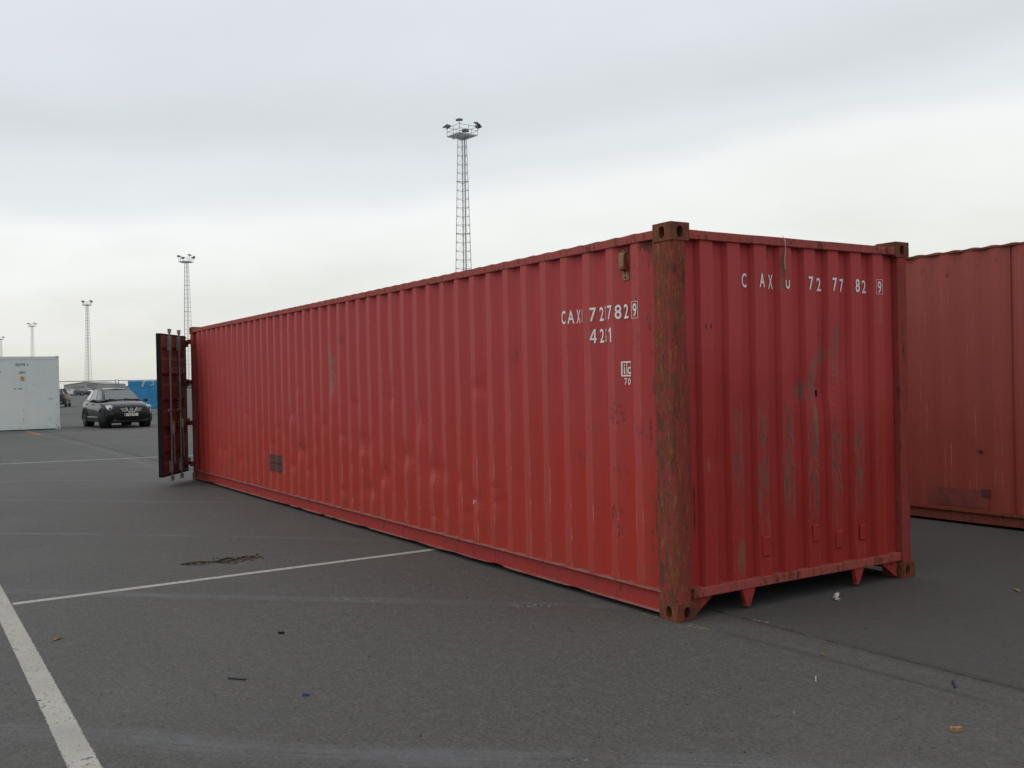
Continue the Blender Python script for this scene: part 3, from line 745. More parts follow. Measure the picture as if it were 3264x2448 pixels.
# ------------------------------------------------------------------ lettering
_gl = {}
def glyph(ch, bold=.014):
    if ch == '4': return ([(.10, 0), (.34, 0), (.34, 1), (.10, 1), (-.5, .36), (-.24, .36), (.10, .80), (-.5, .22), (.10, .22), (.10, .36), (.34, .22), (.5, .22), (.5, .36), (.34, .36)], [(0, 1, 2, 3), (4, 5, 6, 3), (7, 8, 9, 5, 4), (10, 11, 12, 13)])
    if ch in _gl: return _gl[ch]
    cu = bpy.data.curves.new('glyph', 'FONT'); cu.body = ch; cu.size = 1.0; cu.offset = bold; cu.resolution_u = 4; cu.fill_mode = 'FRONT'
    o = bpy.data.objects.new('glyph', cu); COL.objects.link(o)
    dg = bpy.context.evaluated_depsgraph_get(); me = bpy.data.meshes.new_from_object(o.evaluated_get(dg))
    bpy.data.objects.remove(o); bpy.data.curves.remove(cu)
    vs_ = [v_.co.copy() for v_ in me.vertices]; fs = [list(p.vertices) for p in me.polygons]; bpy.data.meshes.remove(me)
    x0 = min(v_.x for v_ in vs_); x1 = max(v_.x for v_ in vs_); y0 = min(v_.y for v_ in vs_); y1 = max(v_.y for v_ in vs_)
    vs_ = [((v_.x-x0)/(x1-x0)-.5, (v_.y-y0)/(y1-y0)) for v_ in vs_]
    _gl[ch] = (vs_, fs); return _gl[ch]
def lettering(parent, label):
    e = bpy.data.objects.new('lettering', None); COL.objects.link(e); e.parent = parent; e['label'] = label; return e
# arc length along a folded profile
def arc_tables(P):
    S = [0.0]
    for (a, ya), (b_, yb) in zip(P, P[1:]): S.append(S[-1]+math.hypot(b_-a, yb-ya))
    return S
def wrap_text(items, P, along, off, name, mt, parent):
    """items: (char or polygons, profile position of the centre, base z, width, height); wraps over the folds"""
    S = arc_tables(P); xs_ = [p[0] for p in P]
    sgn = 1 if xs_[-1] > xs_[0] else -1
    def s_of(x):
        for i in range(len(P)-1):
            a, b_ = xs_[i], xs_[i+1]
            if min(a, b_) <= x <= max(a, b_): return S[i]+(S[i+1]-S[i])*(x-a)/(b_-a)
    def at(s_):
        for i in range(len(P)-1):
            if S[i] <= s_ <= S[i+1]:
                t = (s_-S[i])/(S[i+1]-S[i]); return xs_[i]+(xs_[i+1]-xs_[i])*t, P[i][1]+(P[i+1][1]-P[i][1])*t
        return P[-1]
    b_ = bmesh.new()
    for ch, xc, bz, w_, h_ in items:
        if isinstance(ch, str): vs_, fs = glyph(ch)
        else: vs_, fs = ch
        s0 = s_of(xc); dirn = -1 if along < 0 else 1
        bv = [b_.verts.new((s0+dirn*x*w_, 0, bz+y*h_)) for x, y in vs_]
        for f in fs:
            try: b_.faces.new([bv[i] for i in f])
            except ValueError: pass
    for s_ in S:
        bmesh.ops.bisect_plane(b_, geom=b_.verts[:]+b_.edges[:]+b_.faces[:], plane_co=(s_, 0, 0), plane_no=(1, 0, 0))
    vs_ = []; idx = {}
    for i, v_ in enumerate(b_.verts):
        idx[v_] = i; vs_.append((at(v_.co.x), v_.co.z))
    fs = [[idx[v_] for v_ in f.verts] for f in b_.faces]; b_.free()
    return vs_, fs
def side_text(items, name='lettering', label=None):
    e = lettering(RC, label)
    for it in items:
        vs_, fs = wrap_text([it], SP, -1, .003, name, LETTER, RC)
        out_ = [(x, y+.0045+.006*abs(mnoise.noise(Vector((x*1.1, z*.9, 3.1)))), z) for ((x, y), z) in vs_]
        MB().add(out_, fs).build('letter' if isinstance(it[0], str) else 'letter_frame', LETTER, e)
def frame_poly(t):   # unit frame outline, thickness t (as fraction of width / height)
    a = [(-.5, 0), (.5, 0), (.5, 1), (-.5, 1)]; tx, ty_ = t
    i = [(-.5+tx, ty_), (.5-tx, ty_), (.5-tx, 1-ty_), (-.5+tx, 1-ty_)]
    return a+i, [(0, 1, 5, 4), (1, 2, 6, 5), (2, 3, 7, 6), (3, 0, 4, 7)]
q = .015
ZT = 1.998
side_text([('C', 1.198+q, ZT, 0.050, .10), ('A', 1.130+q, ZT, 0.057, .10), ('X', 1.062+q, ZT, 0.048, .10), ('U', .990+q, ZT, 0.047, .10),
           ('7', .858+q, ZT, 0.052, .10), ('2', .785+q, ZT, 0.048, .10), ('7', .716+q, ZT, 0.050, .10), ('7', .645+q, ZT, 0.050, .10), ('8', .574+q, ZT, 0.052, .10), ('2', .507+q, ZT, 0.048, .10),
           ('9', .369+q, ZT+.004, 0.040, .090), (frame_poly((.05, .025)), .369+q, ZT-.008, .068, .116)], label='white number CAXU 7277829 on the long side')
side_text([('4', .858+q, 1.842, 0.055, .10), ('2', .785+q, 1.842, 0.048, .10), ('G', .716+q, 1.842, 0.048, .10), (([(0, 0), (.42, 0), (.42, 1), (.02, 1), (-.5, .80), (-.5, .66), (0, .80)], [(0, 1, 2, 3, 6), (3, 4, 5, 6)]), .645+q, 1.842, .032, .10)], label='white size code 42G1 on the long side')
side_text([(frame_poly((.10, .09)), .513+q, 1.598, .104, .104), (([(-.06, 0), (.06, 0), (.06, 1), (-.06, 1)], [(0, 1, 2, 3)]), .513+q, 1.60, .06, .098),
           ('i', .539+q, 1.614, .013, .070), ('c', .488+q, 1.614, .034, .050)], 'lettering', 'white boxed ic mark on the long side')
side_text([('7', .528+q, 1.540, .030, .047), ('0', .490+q, 1.540, .030, .047)], label='white number 70 under the boxed mark')
side_text([('1', 2.66, .515, .010, .035), ('1', 2.62, .515, .010, .035)], label='two small white ticks low on the long side')
def end_text(items, label, clipz=None):
    # the profile runs toward -y, which is rightwards seen from the camera
    e = lettering(RC, label)
    for it in items:
        vs_, fs = wrap_text([it], EP, 1, 0, 'lettering', LETTER, RC)
        out_ = [(x-.0055-.005*abs(mnoise.noise(Vector((y*1.6, z*1.2, 5)))), y, z if clipz is None else min(z, clipz)) for ((y, x), z) in vs_]
        MB().add(out_, fs).build('letter' if isinstance(it[0], str) else 'letter_frame', LETTER, e)
ZE = 2.190
end_text([('C', -.714, ZE+.002, .046, .098), ('A', -.842, ZE+.004, .050, .098), ('X', -.970, ZE, .046, .100), ('7', -1.340, ZE, .046, .098), ('2', -1.473, ZE, .046, .098), ('7', -1.596, ZE, .046, .098),
          ('7', -1.722, ZE, .042, .098), ('8', -1.849, ZE, .046, .098), ('2', -1.976, ZE, .044, .098), ('9', -2.100, ZE, .042, .090), (frame_poly((.035, .02)), -2.100, ZE-.008, .076, .112)], 'white number CAXU 7277829 on the end wall')
end_text([('U', -1.098, ZE, .042, .100)], 'half worn-off letter U on the end wall', ZE+.062)

# ------------------------------------------------------------------ open door (swung back past the corner)
TH = math.radians(236)
DR = thing('door', '', 'x', (12.245, .045, 0), TH-PI/2); del DR['category']; del DR['label']
DR.name = 'open_door'; DR.parent = RC
lab(DR, 'open red cargo door with two locking bars')
DR.scale = (1, 1, .968); DR.location.z = .048
def dpart(mb, name, mt, par=None, **k): return mb.build(name, mt, par or DR, **k)
zs_ = [.16, .20]; rec = [0, 0]
for k in range(5):
    z0 = .30+k*.435
    zs_ += [z0, z0+.05, z0+.17, z0+.22]; rec += [0, -.036, -.036, 0]
zs_ += [2.42]; rec += [0]
vs_ = [(x_, r_*(1 if 0 < i < 3 else 0), z_) for z_, r_ in zip(zs_, rec) for i, x_ in enumerate((.09, .13, 1.05, 1.09))]
fs = [(k*4+i, k*4+i+1, k*4+5+i, k*4+4+i) for k in range(len(zs_)-1) for i in range(3)]
dpart(MB().add(vs_, [f[::-1] for f in fs]), 'door_panel', DOOR_RED)
dpart(MB().add([(x_, -.052, z_) for x_, z_ in ((.06,.16),(1.12,.16),(1.12,2.42),(.06,2.42))], [(0,1,2,3)]), 'door_lining', DOOR_RED, recalc=False)
for (a, b_, c_, d_, nm) in ((.045, .095, .125, 2.455, 'door_stile'), (1.085, 1.135, .125, 2.455, 'door_stile'), (.095, 1.085, .125, .175, 'door_rail'), (.095, 1.085, 2.405, 2.455, 'door_rail')):
    dpart(MB().box(a, b_, -.050, .002, c_, d_), nm, DOOR_RED, bevel=.004)
for (a, b_, c_, d_, e_, f_) in ((1.135, 1.150, -.062, .012, .112, 2.470), (.03, .045, -.06, .008, .112, 2.465), (.03, 1.15, -.062, .010, 2.455, 2.474), (.03, 1.15, -.062, .010, .106, .125)):
    dpart(MB().box(a, b_, c_, d_, e_, f_), 'door_gasket', RUBBER, bevel=.003)
for s_ in (.435, .845):
    rod = dpart(MB().tube([(s_, .040, .03), (s_, .040, 2.55)], .0165, 10), 'locking_bar', GALV, smooth='auto')
    for z0, z1, wd in ((2.20, 2.44, .032), (.16, .36, .032), (1.18, 1.22, .055)):
        dpart(MB().box(s_-wd, s_+wd, .003, .060, z0, z1), 'bar_guide', GALV, rod, bevel=.008)
    for zc, sg in ((2.525, 1), (.055, -1)):
        mb = MB(); mb.box(s_-.060, s_+.045, .022, .060, zc+.020, zc+.034); mb.box(s_-.022, s_+.022, .020, .062, zc-.030, zc+.020); mb.box(s_-.045, s_+.055, .024, .058, zc-.030, zc-.017)
        dpart(mb, 'locking_cam', GALV, rod, bevel=.003)
    hz = .98 if s_ < .6 else .90
    dpart(MB().bar((s_-.085, .050, hz-.03), (s_-.085, .062, hz-.60), .016, .034), 'door_handle', GALV, rod, bevel=.003)
    dpart(MB().box(s_-.115, s_-.055, .004, .058, hz-.09, hz+.06), 'handle_catch', simple('pale_catch_paint', (.42,.40,.38), .6) if s_ < .6 else bpy.data.materials['pale_catch_paint'], rod, bevel=.006)
    dpart(MB().lathe([(0, .02), (.026, .018), (.03, 0)], lambda a, b_, t: (s_-.11+a, .003+t, hz+.15+b_), 12), 'handle_boss', GALV, rod)
for z_ in (2.346, 1.659, .968, .272):
    hb = dpart(MB().box(-.055, .20, .003, .020, z_-.045, z_+.045), 'hinge', DOOR_RED, bevel=.004)
    dpart(MB().tube([(-.045, .0, z_-.06), (-.045, .0, z_+.06)], .020, 10), 'hinge_pin', RUBBER, hb)
    MB().box(L-.04, L+.075, -.01, .030, z_-.040, z_+.040).build('hinge_lug', DOOR_RED, RC, bevel=.004)
FADED = simple('faded_door_lettering', (.50, .30, .23), .7, var=.3, scale=40)
# seen from outside, reading direction runs toward the hinge (falling local x)
def dtext2(s, x_start, z, h, adv, w_, label):
    xx = x_start; e = lettering(DR, label)
    for ch in s:
        if ch != ' ':
            vs_, fs = glyph(ch); wq = w_*(.34 if ch == '1' else 1); MB().add([(xx-x*wq, .0045, z+y*h) for x, y in vs_], fs).build('letter', FADED, e)
        xx -= adv
dtext2('CAXU 727782 9', .775, 1.82, .10, .052, .040, 'faded number CAXU 727782 9 on the open door')
dtext2('42G1', .44, 1.675, .09, .052, .040, 'faded size code 42G1 on the open door')
for k, zz in enumerate((1.36, 1.30, 1.24, .97, .91)):
    for j in range(3): MB().box(.30+j*.045, .335+j*.045, .002, .0045, zz, zz+.035).build('faded_marking', FADED, DR)
for xx in (.675, .590):
    lab(MB().box(xx, xx+.068, .002, .0055, .78 if xx > .6 else .84, 1.02).build('sticker', YEL, DR), 'yellow warning sticker on the open door')
# ------------------------------------------------------------------ second red container, on the right
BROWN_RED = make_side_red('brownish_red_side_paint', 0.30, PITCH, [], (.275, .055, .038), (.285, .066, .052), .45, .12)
BR_RAIL = make_rust('brownish_red_rail', (.20, .048, .036), 0.35, 0.12)
L2, W2, H2 = 12.192, 2.438, 2.875
C2 = thing('shipping_container', 'brownish red ribbed container on the right, half hidden behind the nearest one', 'shipping container', (-6.6, -5.03, 0))
P2 = side_profile(.19, 12.0, .30, PITCH, -.020, -.046, .030, .090)
vs_, fs = side_panel(P2, .160, H2-.066, 40, [(8.3, 1.6, .5, .6, .012), (7.8, .7, .3, .3, .015)])
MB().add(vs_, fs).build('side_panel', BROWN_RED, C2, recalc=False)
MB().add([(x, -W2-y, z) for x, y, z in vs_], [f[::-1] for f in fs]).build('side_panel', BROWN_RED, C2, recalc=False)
for (yy0, yy1) in ((-.05, -.010), (-W2+.010, -W2+.05)):
    wavy_box(.17, L2-.17, yy0, yy1, H2-.068, H2-.052, 60, .005, 8).build('top_rail', BR_RAIL, C2)
    wavy_box(.17, L2-.17, yy0-.024*(yy0 > -1), yy1-.024*(yy0 > -1), .030, .135, 40, .004, 12).build('bottom_rail', BR_RAIL, C2)
    MB().box(.17, L2-.17, yy0-.01, yy1, .135, .158).build('rail_lip', BR_RAIL, C2)
for x0 in (.02, L2-.07):
    pe = [(-.06, 0)]
    for i in range(8): a = -.27-.2518*i; pe += [(a+.018, 0), (a, -.045), (a-.115, -.045), (a-.133, 0)]
    pe.append((-W2+.06, 0)); sg = 1 if x0 < 1 else -1
    vv_ = [(x0+.05+(x_*sg if sg > 0 else -x_-.05+.05), y_, z_) for z_ in (.15, H2-.06) for y_, x_ in pe]; n = len(pe)
    MB().add(vv_, [(i, i+1, n+i+1, n+i) for i in range(n-1)]).build('end_panel', BROWN_RED, C2)
    for z0, z1 in ((.12, .20), (H2-.11, H2-.05)): MB().box(x0, x0+.05, -W2+.16, -.16, z0, z1).build('end_rail', BR_RAIL, C2)
vs2 = []; ys = [-.014, -.045, -.085, -W2+.085, -W2+.045, -W2+.014]; ty = [0, .8, 1, 1, .8, 0]
xs = [.10, .30]; zs = [0, 0]; x = .34
while x < L2-.42:
    xs += [x, x+.03, x+.075, x+.105, x+.15, x+.18]; zs += [0, .55, 1, 1, .55, 0]; x += .2088
xs += [L2-.10]; zs += [0]; n = len(xs)
vs2 = [(x_, y_, H2-.0505+.018*zf*t) for y_, t in zip(ys, ty) for x_, zf in zip(xs, zs)]
MB().add(vs2, [(k*n+i, k*n+i+1, (k+1)*n+i+1, (k+1)*n+i)[::-1] for k in range(len(ys)-1) for i in range(n-1)]).build('roof', ROOF_RED, C2, smooth=True)
MB().box(.06, L2-.06, -W2+.06, -.06, .140, .160).build('floor', UNDER, C2)
for sx in (0, 1):
    for sy in (0, 1):
        mb = MB().prism([(.17, -.008), (.04, -.006), (.006, -.04), (.006, -.13), (.06, -.13), (.06, -.06), (.17, -.06)], lambda u, v_, t: (u, v_, t), .116, H2-.116)
        mb.v = [((L2-x if sx else x), (-W2-y if sy else y), z) for x, y, z in mb.v]; mb.build('corner_post', POST_MILD, C2)
        for sz in (0, 1): casting(sx, sy, sz, CAST_RUST, C2, L2, W2, H2)
_sp, _rc = SP, RC
def patch2(xa, xb, za, zb, mt, name, off=.004):
    xs_ = sorted(set([xa, xb]+[x for x, _ in P2 if xa < x < xb])); n = len(xs_); sg = 6
    vv_ = [(x_, prof_y(P2, x_)+off, za+(zb-za)*k/sg) for k in range(sg+1) for x_ in xs_]
    return MB().add(vv_, [(k*n+i, k*n+i+1, (k+1)*n+i+1, (k+1)*n+i) for k in range(sg) for i in range(n-1)]).build(name, mt, C2)
PATCHRED = simple('overpainted_red', (.185, .042, .034), .6, var=.25, scale=9)
lab(patch2(7.60, 8.28, .185, .365, PATCHRED, 'repainted_patch'), 'dark repainted rectangle low on the brownish red side')
lab(patch2(7.59, 7.685, .30, .385, DARKRED, 'dark_square', .007), 'small dark square on the repainted rectangle')
lab(patch2(7.66, 7.70, .75, .775, UNDER, 'black_mark', .006), 'small black mark on the brownish red side')
MB().box(7.337, 7.341, -.046, -.030, .165, H2-.07).build('weld_seam', BROWN_RED, C2)

# ------------------------------------------------------------------ white refrigerated container on the left
def make_white():
    M_, g = mat('chalky_white_reefer_paint'); c = g.coord('Object'); x, y, z = g.sep(c)
    n1 = g.noise(c, .8, 5, .6); n2 = g.noise(c, 6, 6, .7); st = g.noise(g.vscale(c, (1, 6, .8)), 1.5, 5, .6)
    col = g.mix(n1.step(.3, .7), (.60, .635, .625), (.67, .69, .665))
    col = g.mix(st.step(.55, .75)*.35, col, (.50, .53, .51))
    col = g.mix(n2.step(.60, .74)*.5*z.step(1.8, .3), col, (.40, .33, .26))
    sp = g.noise(c, 14, 5, .7).step(.675, .75)*z.step(1.6, .2)
    col = g.mix(sp*.8, col, (.12, .07, .05))
    for yy, zz, ry, rz, s_ in ((-.80, .62, .10, .10, .9), (-.83, .85, .12, .10, .5), (-.95, .80, .08, .15, .6), (-.28, .60, .05, .06, .8), (.32, 1.21, .12, .08, .6), (.06, 1.24, .06, .06, .6), (.07, .44, .02, .05, 1), (.07, .80, .015, .05, .8), (-.6, 2.85, .45, .022, 1.0), (.33, .4, .07, .03, .7)):
        col = g.mix(g.ell(y, z, yy, zz, ry, rz)*(n2*.6+g.noise(c, 22, 5, .7)*.6).step(.56, .66)*s_, col, (.19, .075, .04))
    g.out(col, .5, 0, .4, g.bump(n1, .1, .02)); return M_
WHITE = make_white()
WRAIL = simple('white_rail_paint', (.60, .635, .625), .5, var=.10, scale=5)
INK = simple('dark_grey_lettering', (.07, .085, .10), .6)
L3, W3, H3 = 12.192, 2.438, 2.896
WC = thing('reefer_container', 'flat sided white refrigerated container with rust marks at the left edge', 'shipping container', (37.6, -1.235, 0))
# its long side faces the camera: local y runs along it (0 at the right corner), local x goes back
mb = MB(); vs_ = []; fs = []
for k in range(13):
    for i in range(25):
        y_ = .03+(L3-.06)*i/24; z_ = .17+(H3-.30)*k/12
        vs_.append((.012+.012*mnoise.noise(Vector((y_*1.3, z_*1.3, 0)))*.6, y_, z_))
fs = [(k*25+i, k*25+i+1, (k+1)*25+i+1, (k+1)*25+i) for k in range(12) for i in range(24)]
mb.add(vs_, fs); mb.build('side_panel', WHITE, WC, recalc=False, smooth=True)
MB().box(.03, W3, .03, L3-.03, .16, H3-.05).build('box_body', WHITE, WC)
for y_ in (1.20, 2.41, 3.62, 4.83, 6.04): MB().box(.0045, .02, y_-.004, y_+.004, .17, H3-.13).build('panel_joint', WRAIL, WC)
MB().box(.001, .05, .162, L3-.162, H3-.135, H3-.012).build('top_rail', WRAIL, WC, bevel=.006)
MB().box(-.010, .06, .162, L3-.162, .030, .165).build('bottom_rail', WRAIL, WC, bevel=.006)
def cast3(yc, z0):
    pass
for yy, sy in ((0, 0), (L3, 1)):
    for xx, sx in ((0, 0), (W3, 1)):
        x0, x1 = (xx+.004, xx+.10) if not sx else (xx-.10, xx-.004); y0, y1 = (yy+.004, yy+.13) if not sy else (yy-.13, yy-.004)
        MB().box(x0, x1, y0, y1, .118, H3-.118).build('corner_post', WRAIL, WC, bevel=.01)
def cast_white(sx, sy, sz):
    o = casting(sx, sy, sz, WRAIL, WC, W3, L3, H3)     # built with x across and -y along, then turned
    me = o.data
    for v_ in me.vertices: v_.co.y = -v_.co.y
    me.flip_normals(); return o
HOLE = simple('dark_hole', (.01, .01, .01), .9)
for sx in (0, 1):
    for sy in (0, 1):
        for sz in (0, 1): cast_white(sx, sy, sz)
Y0 = 1.235
def wtext(s, y_start, z, h, adv, w_, label):
    yy = y_start; e = lettering(WC, label)
    for ch in s:
        if ch != ' ':
            vs_, fs = glyph(ch); wq = w_*(.34 if ch == '1' else 1); MB().add([(-.004, yy-x*wq+Y0, z+y*h) for x, y in vs_], fs).build('letter', INK, e)
        yy -= adv
wtext('833798 4', .292, 2.515, .105, .0575, .040, 'dark number 833798 4 high on the white side')
wtext('45R1', .170, 2.215, .09, .060, .046, 'dark size code 45R1 on the white side')
def wquad(y0, y1, z0, z1, name, mt, label):
    lab(MB().box(-.004, .004, y0+Y0, y1+Y0, z0, z1).build(name, mt, WC), label)
STK = simple('orange_sticker', (.52, .27, .06), .6, var=.15)
wquad(.015, .142, 1.946, 2.108, 'sticker', STK, 'orange square sticker under the size code')
wquad(.31, .375, 1.620, 1.645, 'small_marking', INK, 'tiny dark marking on the white side'); wquad(.105, .235, 1.617, 1.645, 'small_marking', INK, 'tiny dark marking on the white side')
wquad(.835, .93, 2.27, 2.335, 'green_mark', simple('green_print', (.05, .16, .07), .6), 'small green mark at the photo edge of the white side')
for y_, z_ in ((.07, .44), (.075, .80), (-.33, 1.80)):
    wquad(y_-.012, y_+.012, z_-.014, z_+.014, 'dark_bolt', HOLE, 'dark bolt on the white side')

# ------------------------------------------------------------------ black crossover car
CARPAINT = simple('black_car_paint', (.006, .006, .0072), .14, 0, .32)
CLAD = simple('black_plastic_cladding', (.016, .016, .018), .65)
TYRE = simple('tyre_rubber', (.017, .017, .018), .85, var=.3)
ALLOY = simple('silver_alloy', (.40, .40, .41), .35, .8)
CHROME = simple('chrome_trim', (.72, .72, .73), .18, 1.0)
GLASS = simple('dark_car_glass', (.035, .042, .045), .06, 0, .9, coat=.5)
LENS = simple('clear_headlight_lens', (.40, .42, .43), .12, .15, .7, coat=.3)
LAMPIN = simple('headlight_bowl', (.10, .11, .12), .3, .3)
PLATE = simple('white_number_plate', (.62, .60, .55), .5); PLATEBLUE = simple('blue_plate_band', (.03, .09, .33), .5); PLATERED = simple('dark_red_plate_lettering', (.16, .03, .03), .6)
REDLENS = simple('red_tail_lens', (.32, .02, .02), .25, coat=.4)

def loft_body(st, ring_pts):
    vs_ = []; n = None; fs = []
    for s_ in st:
        R_ = ring_pts(*s_); full = [(s_[0], y, z) for y, z in R_]+[(s_[0], -y, z) for y, z in R_[-2:0:-1]]
        n = len(full); vs_ += full
    for k in range(len(st)-1):
        for i in range(n): fs.append((k*n+i, k*n+(i+1) % n, (k+1)*n+(i+1) % n, (k+1)*n+i))
    fs += [tuple(range(n)), tuple((len(st)-1)*n+i for i in range(n))[::-1]]
    return vs_, fs
def body_ring(x, w_, zb, ws, zs_, zt): return [(0, zb), (w_*.62, zb), (w_*.95, zb+.05), (w_, zb+.22), (w_*1.0, (zb+zs_)/2+.10), (ws, zs_), (ws*.55, zt-.012), (0, zt)]
SUV_ST = [(2.20, .62, .30, .50, .74, .76), (2.12, .80, .24, .68, .84, .87), (1.80, .895, .22, .80, .94, .985), (1.35, .905, .22, .83, 1.00, 1.055), (.98, .905, .22, .85, 1.03, 1.10), (.3, .905, .22, .87, 1.04, 1.06),
          (-.5, .905, .22, .87, 1.06, 1.08), (-1.3, .905, .22, .87, 1.09, 1.11), (-1.85, .88, .25, .83, 1.10, 1.12), (-2.12, .82, .30, .74, 1.06, 1.08), (-2.2, .70, .36, .62, .98, 1.0)]
def wheel_mb():
    t = MB().lathe([(.205, -.10), (.30, -.115), (.335, -.09), (.345, -.04), (.345, .04), (.335, .09), (.30, .115), (.205, .10)], lambda a, b_, t_: (a, t_, b_), 28)
    r = MB().lathe([(.205, .10), (.20, .085), (.185, .06), (.06, .05), (.0, .055)], lambda a, b_, t_: (a, t_, b_), 28)
    for k in range(5):
        a = 2*PI*k/5; r.bar((math.cos(a)*.05, .075, math.sin(a)*.05), (math.cos(a)*.20, .088, math.sin(a)*.20), .055, .02)
    return t, r
CAR = thing('parked_car', 'black crossover car with its front wheels turned, parked right of the white container', 'car', (37.82, -3.37, 0), math.radians(184.4))
bd = MB().add(*loft_body(SUV_ST, body_ring)).build('body', CARPAINT, CAR, smooth=True, subsurf=2)
# greenhouse
gb = [(1.02, .74), (.25, .835), (-.75, .84), (-1.95, .72)]; zb_ = [1.06, 1.02, 1.05, 1.08]
gr_ = [(.12, .52), (-.30, .575), (-.95, .575), (-1.72, .50)]; zr_ = [1.505, 1.545, 1.545, 1.475]
vs_ = []; 
for sgn in (1, -1):
    for (x, y), z in zip(gb, zb_): vs_.append((x, y*sgn, z))
    for (x, y), z in zip(gr_, zr_): vs_.append((x, y*sgn, z))
for (x, y), z in zip(gr_, zr_): vs_.append((x, 0, z+.035))
fs = []
for o_ in (0, 8):
    for i in range(3): fs.append((o_+i, o_+i+1, o_+4+i+1, o_+4+i))
for i in range(3): fs += [(4+i, 4+i+1, 16+i+1, 16+i), (12+i, 12+i+1, 16+i+1, 16+i)]
fs += [(0, 4, 16, 12, 8), (3, 7, 19, 15, 11), (0, 1, 2, 3, 11, 10, 9, 8)]
MB().add(vs_, fs).build('cabin', CARPAINT, CAR, bevel=.035, bseg=3, smooth=True)
def pane(pts, name, mt=GLASS, off=.012, par=None, seg=1):
    P_ = [Vector(p) for p in pts]; nn = (P_[1]-P_[0]).cross(P_[-1]-P_[0]).normalized(); c_ = sum(P_, Vector())/len(P_)
    if nn.dot(c_-Vector((-.6, 0, 1.0))) < 0: nn = -nn
    q_ = [p+nn*off for p in P_]; n = len(P_)
    mb = MB().add(P_+q_, [tuple(range(n))[::-1], tuple(range(n, 2*n))]+[(i, (i+1) % n, n+(i+1) % n, n+i) for i in range(n)])
    return mb.build(name, mt, par or CAR)
def lerp3(a, b_, t): return tuple(a[i]+(b_[i]-a[i])*t for i in range(3))
def quad_in(A, B, C_, D_, u0, u1, v0, v1):   # A-B bottom, D-C top
    f = lambda u, v_: lerp3(lerp3(A, B, u), lerp3(D_, C_, u), v_)
    return [f(u0, v0), f(u1, v0), f(u1, v1), f(u0, v1)]
V_ = vs_
ws_ = pane(quad_in((1.02,.74,1.06),(1.02,-.74,1.06),(.12,-.52,1.505),(.12,.52,1.505), .05, .95, .10, .93), 'windscreen', GLASS, .02)
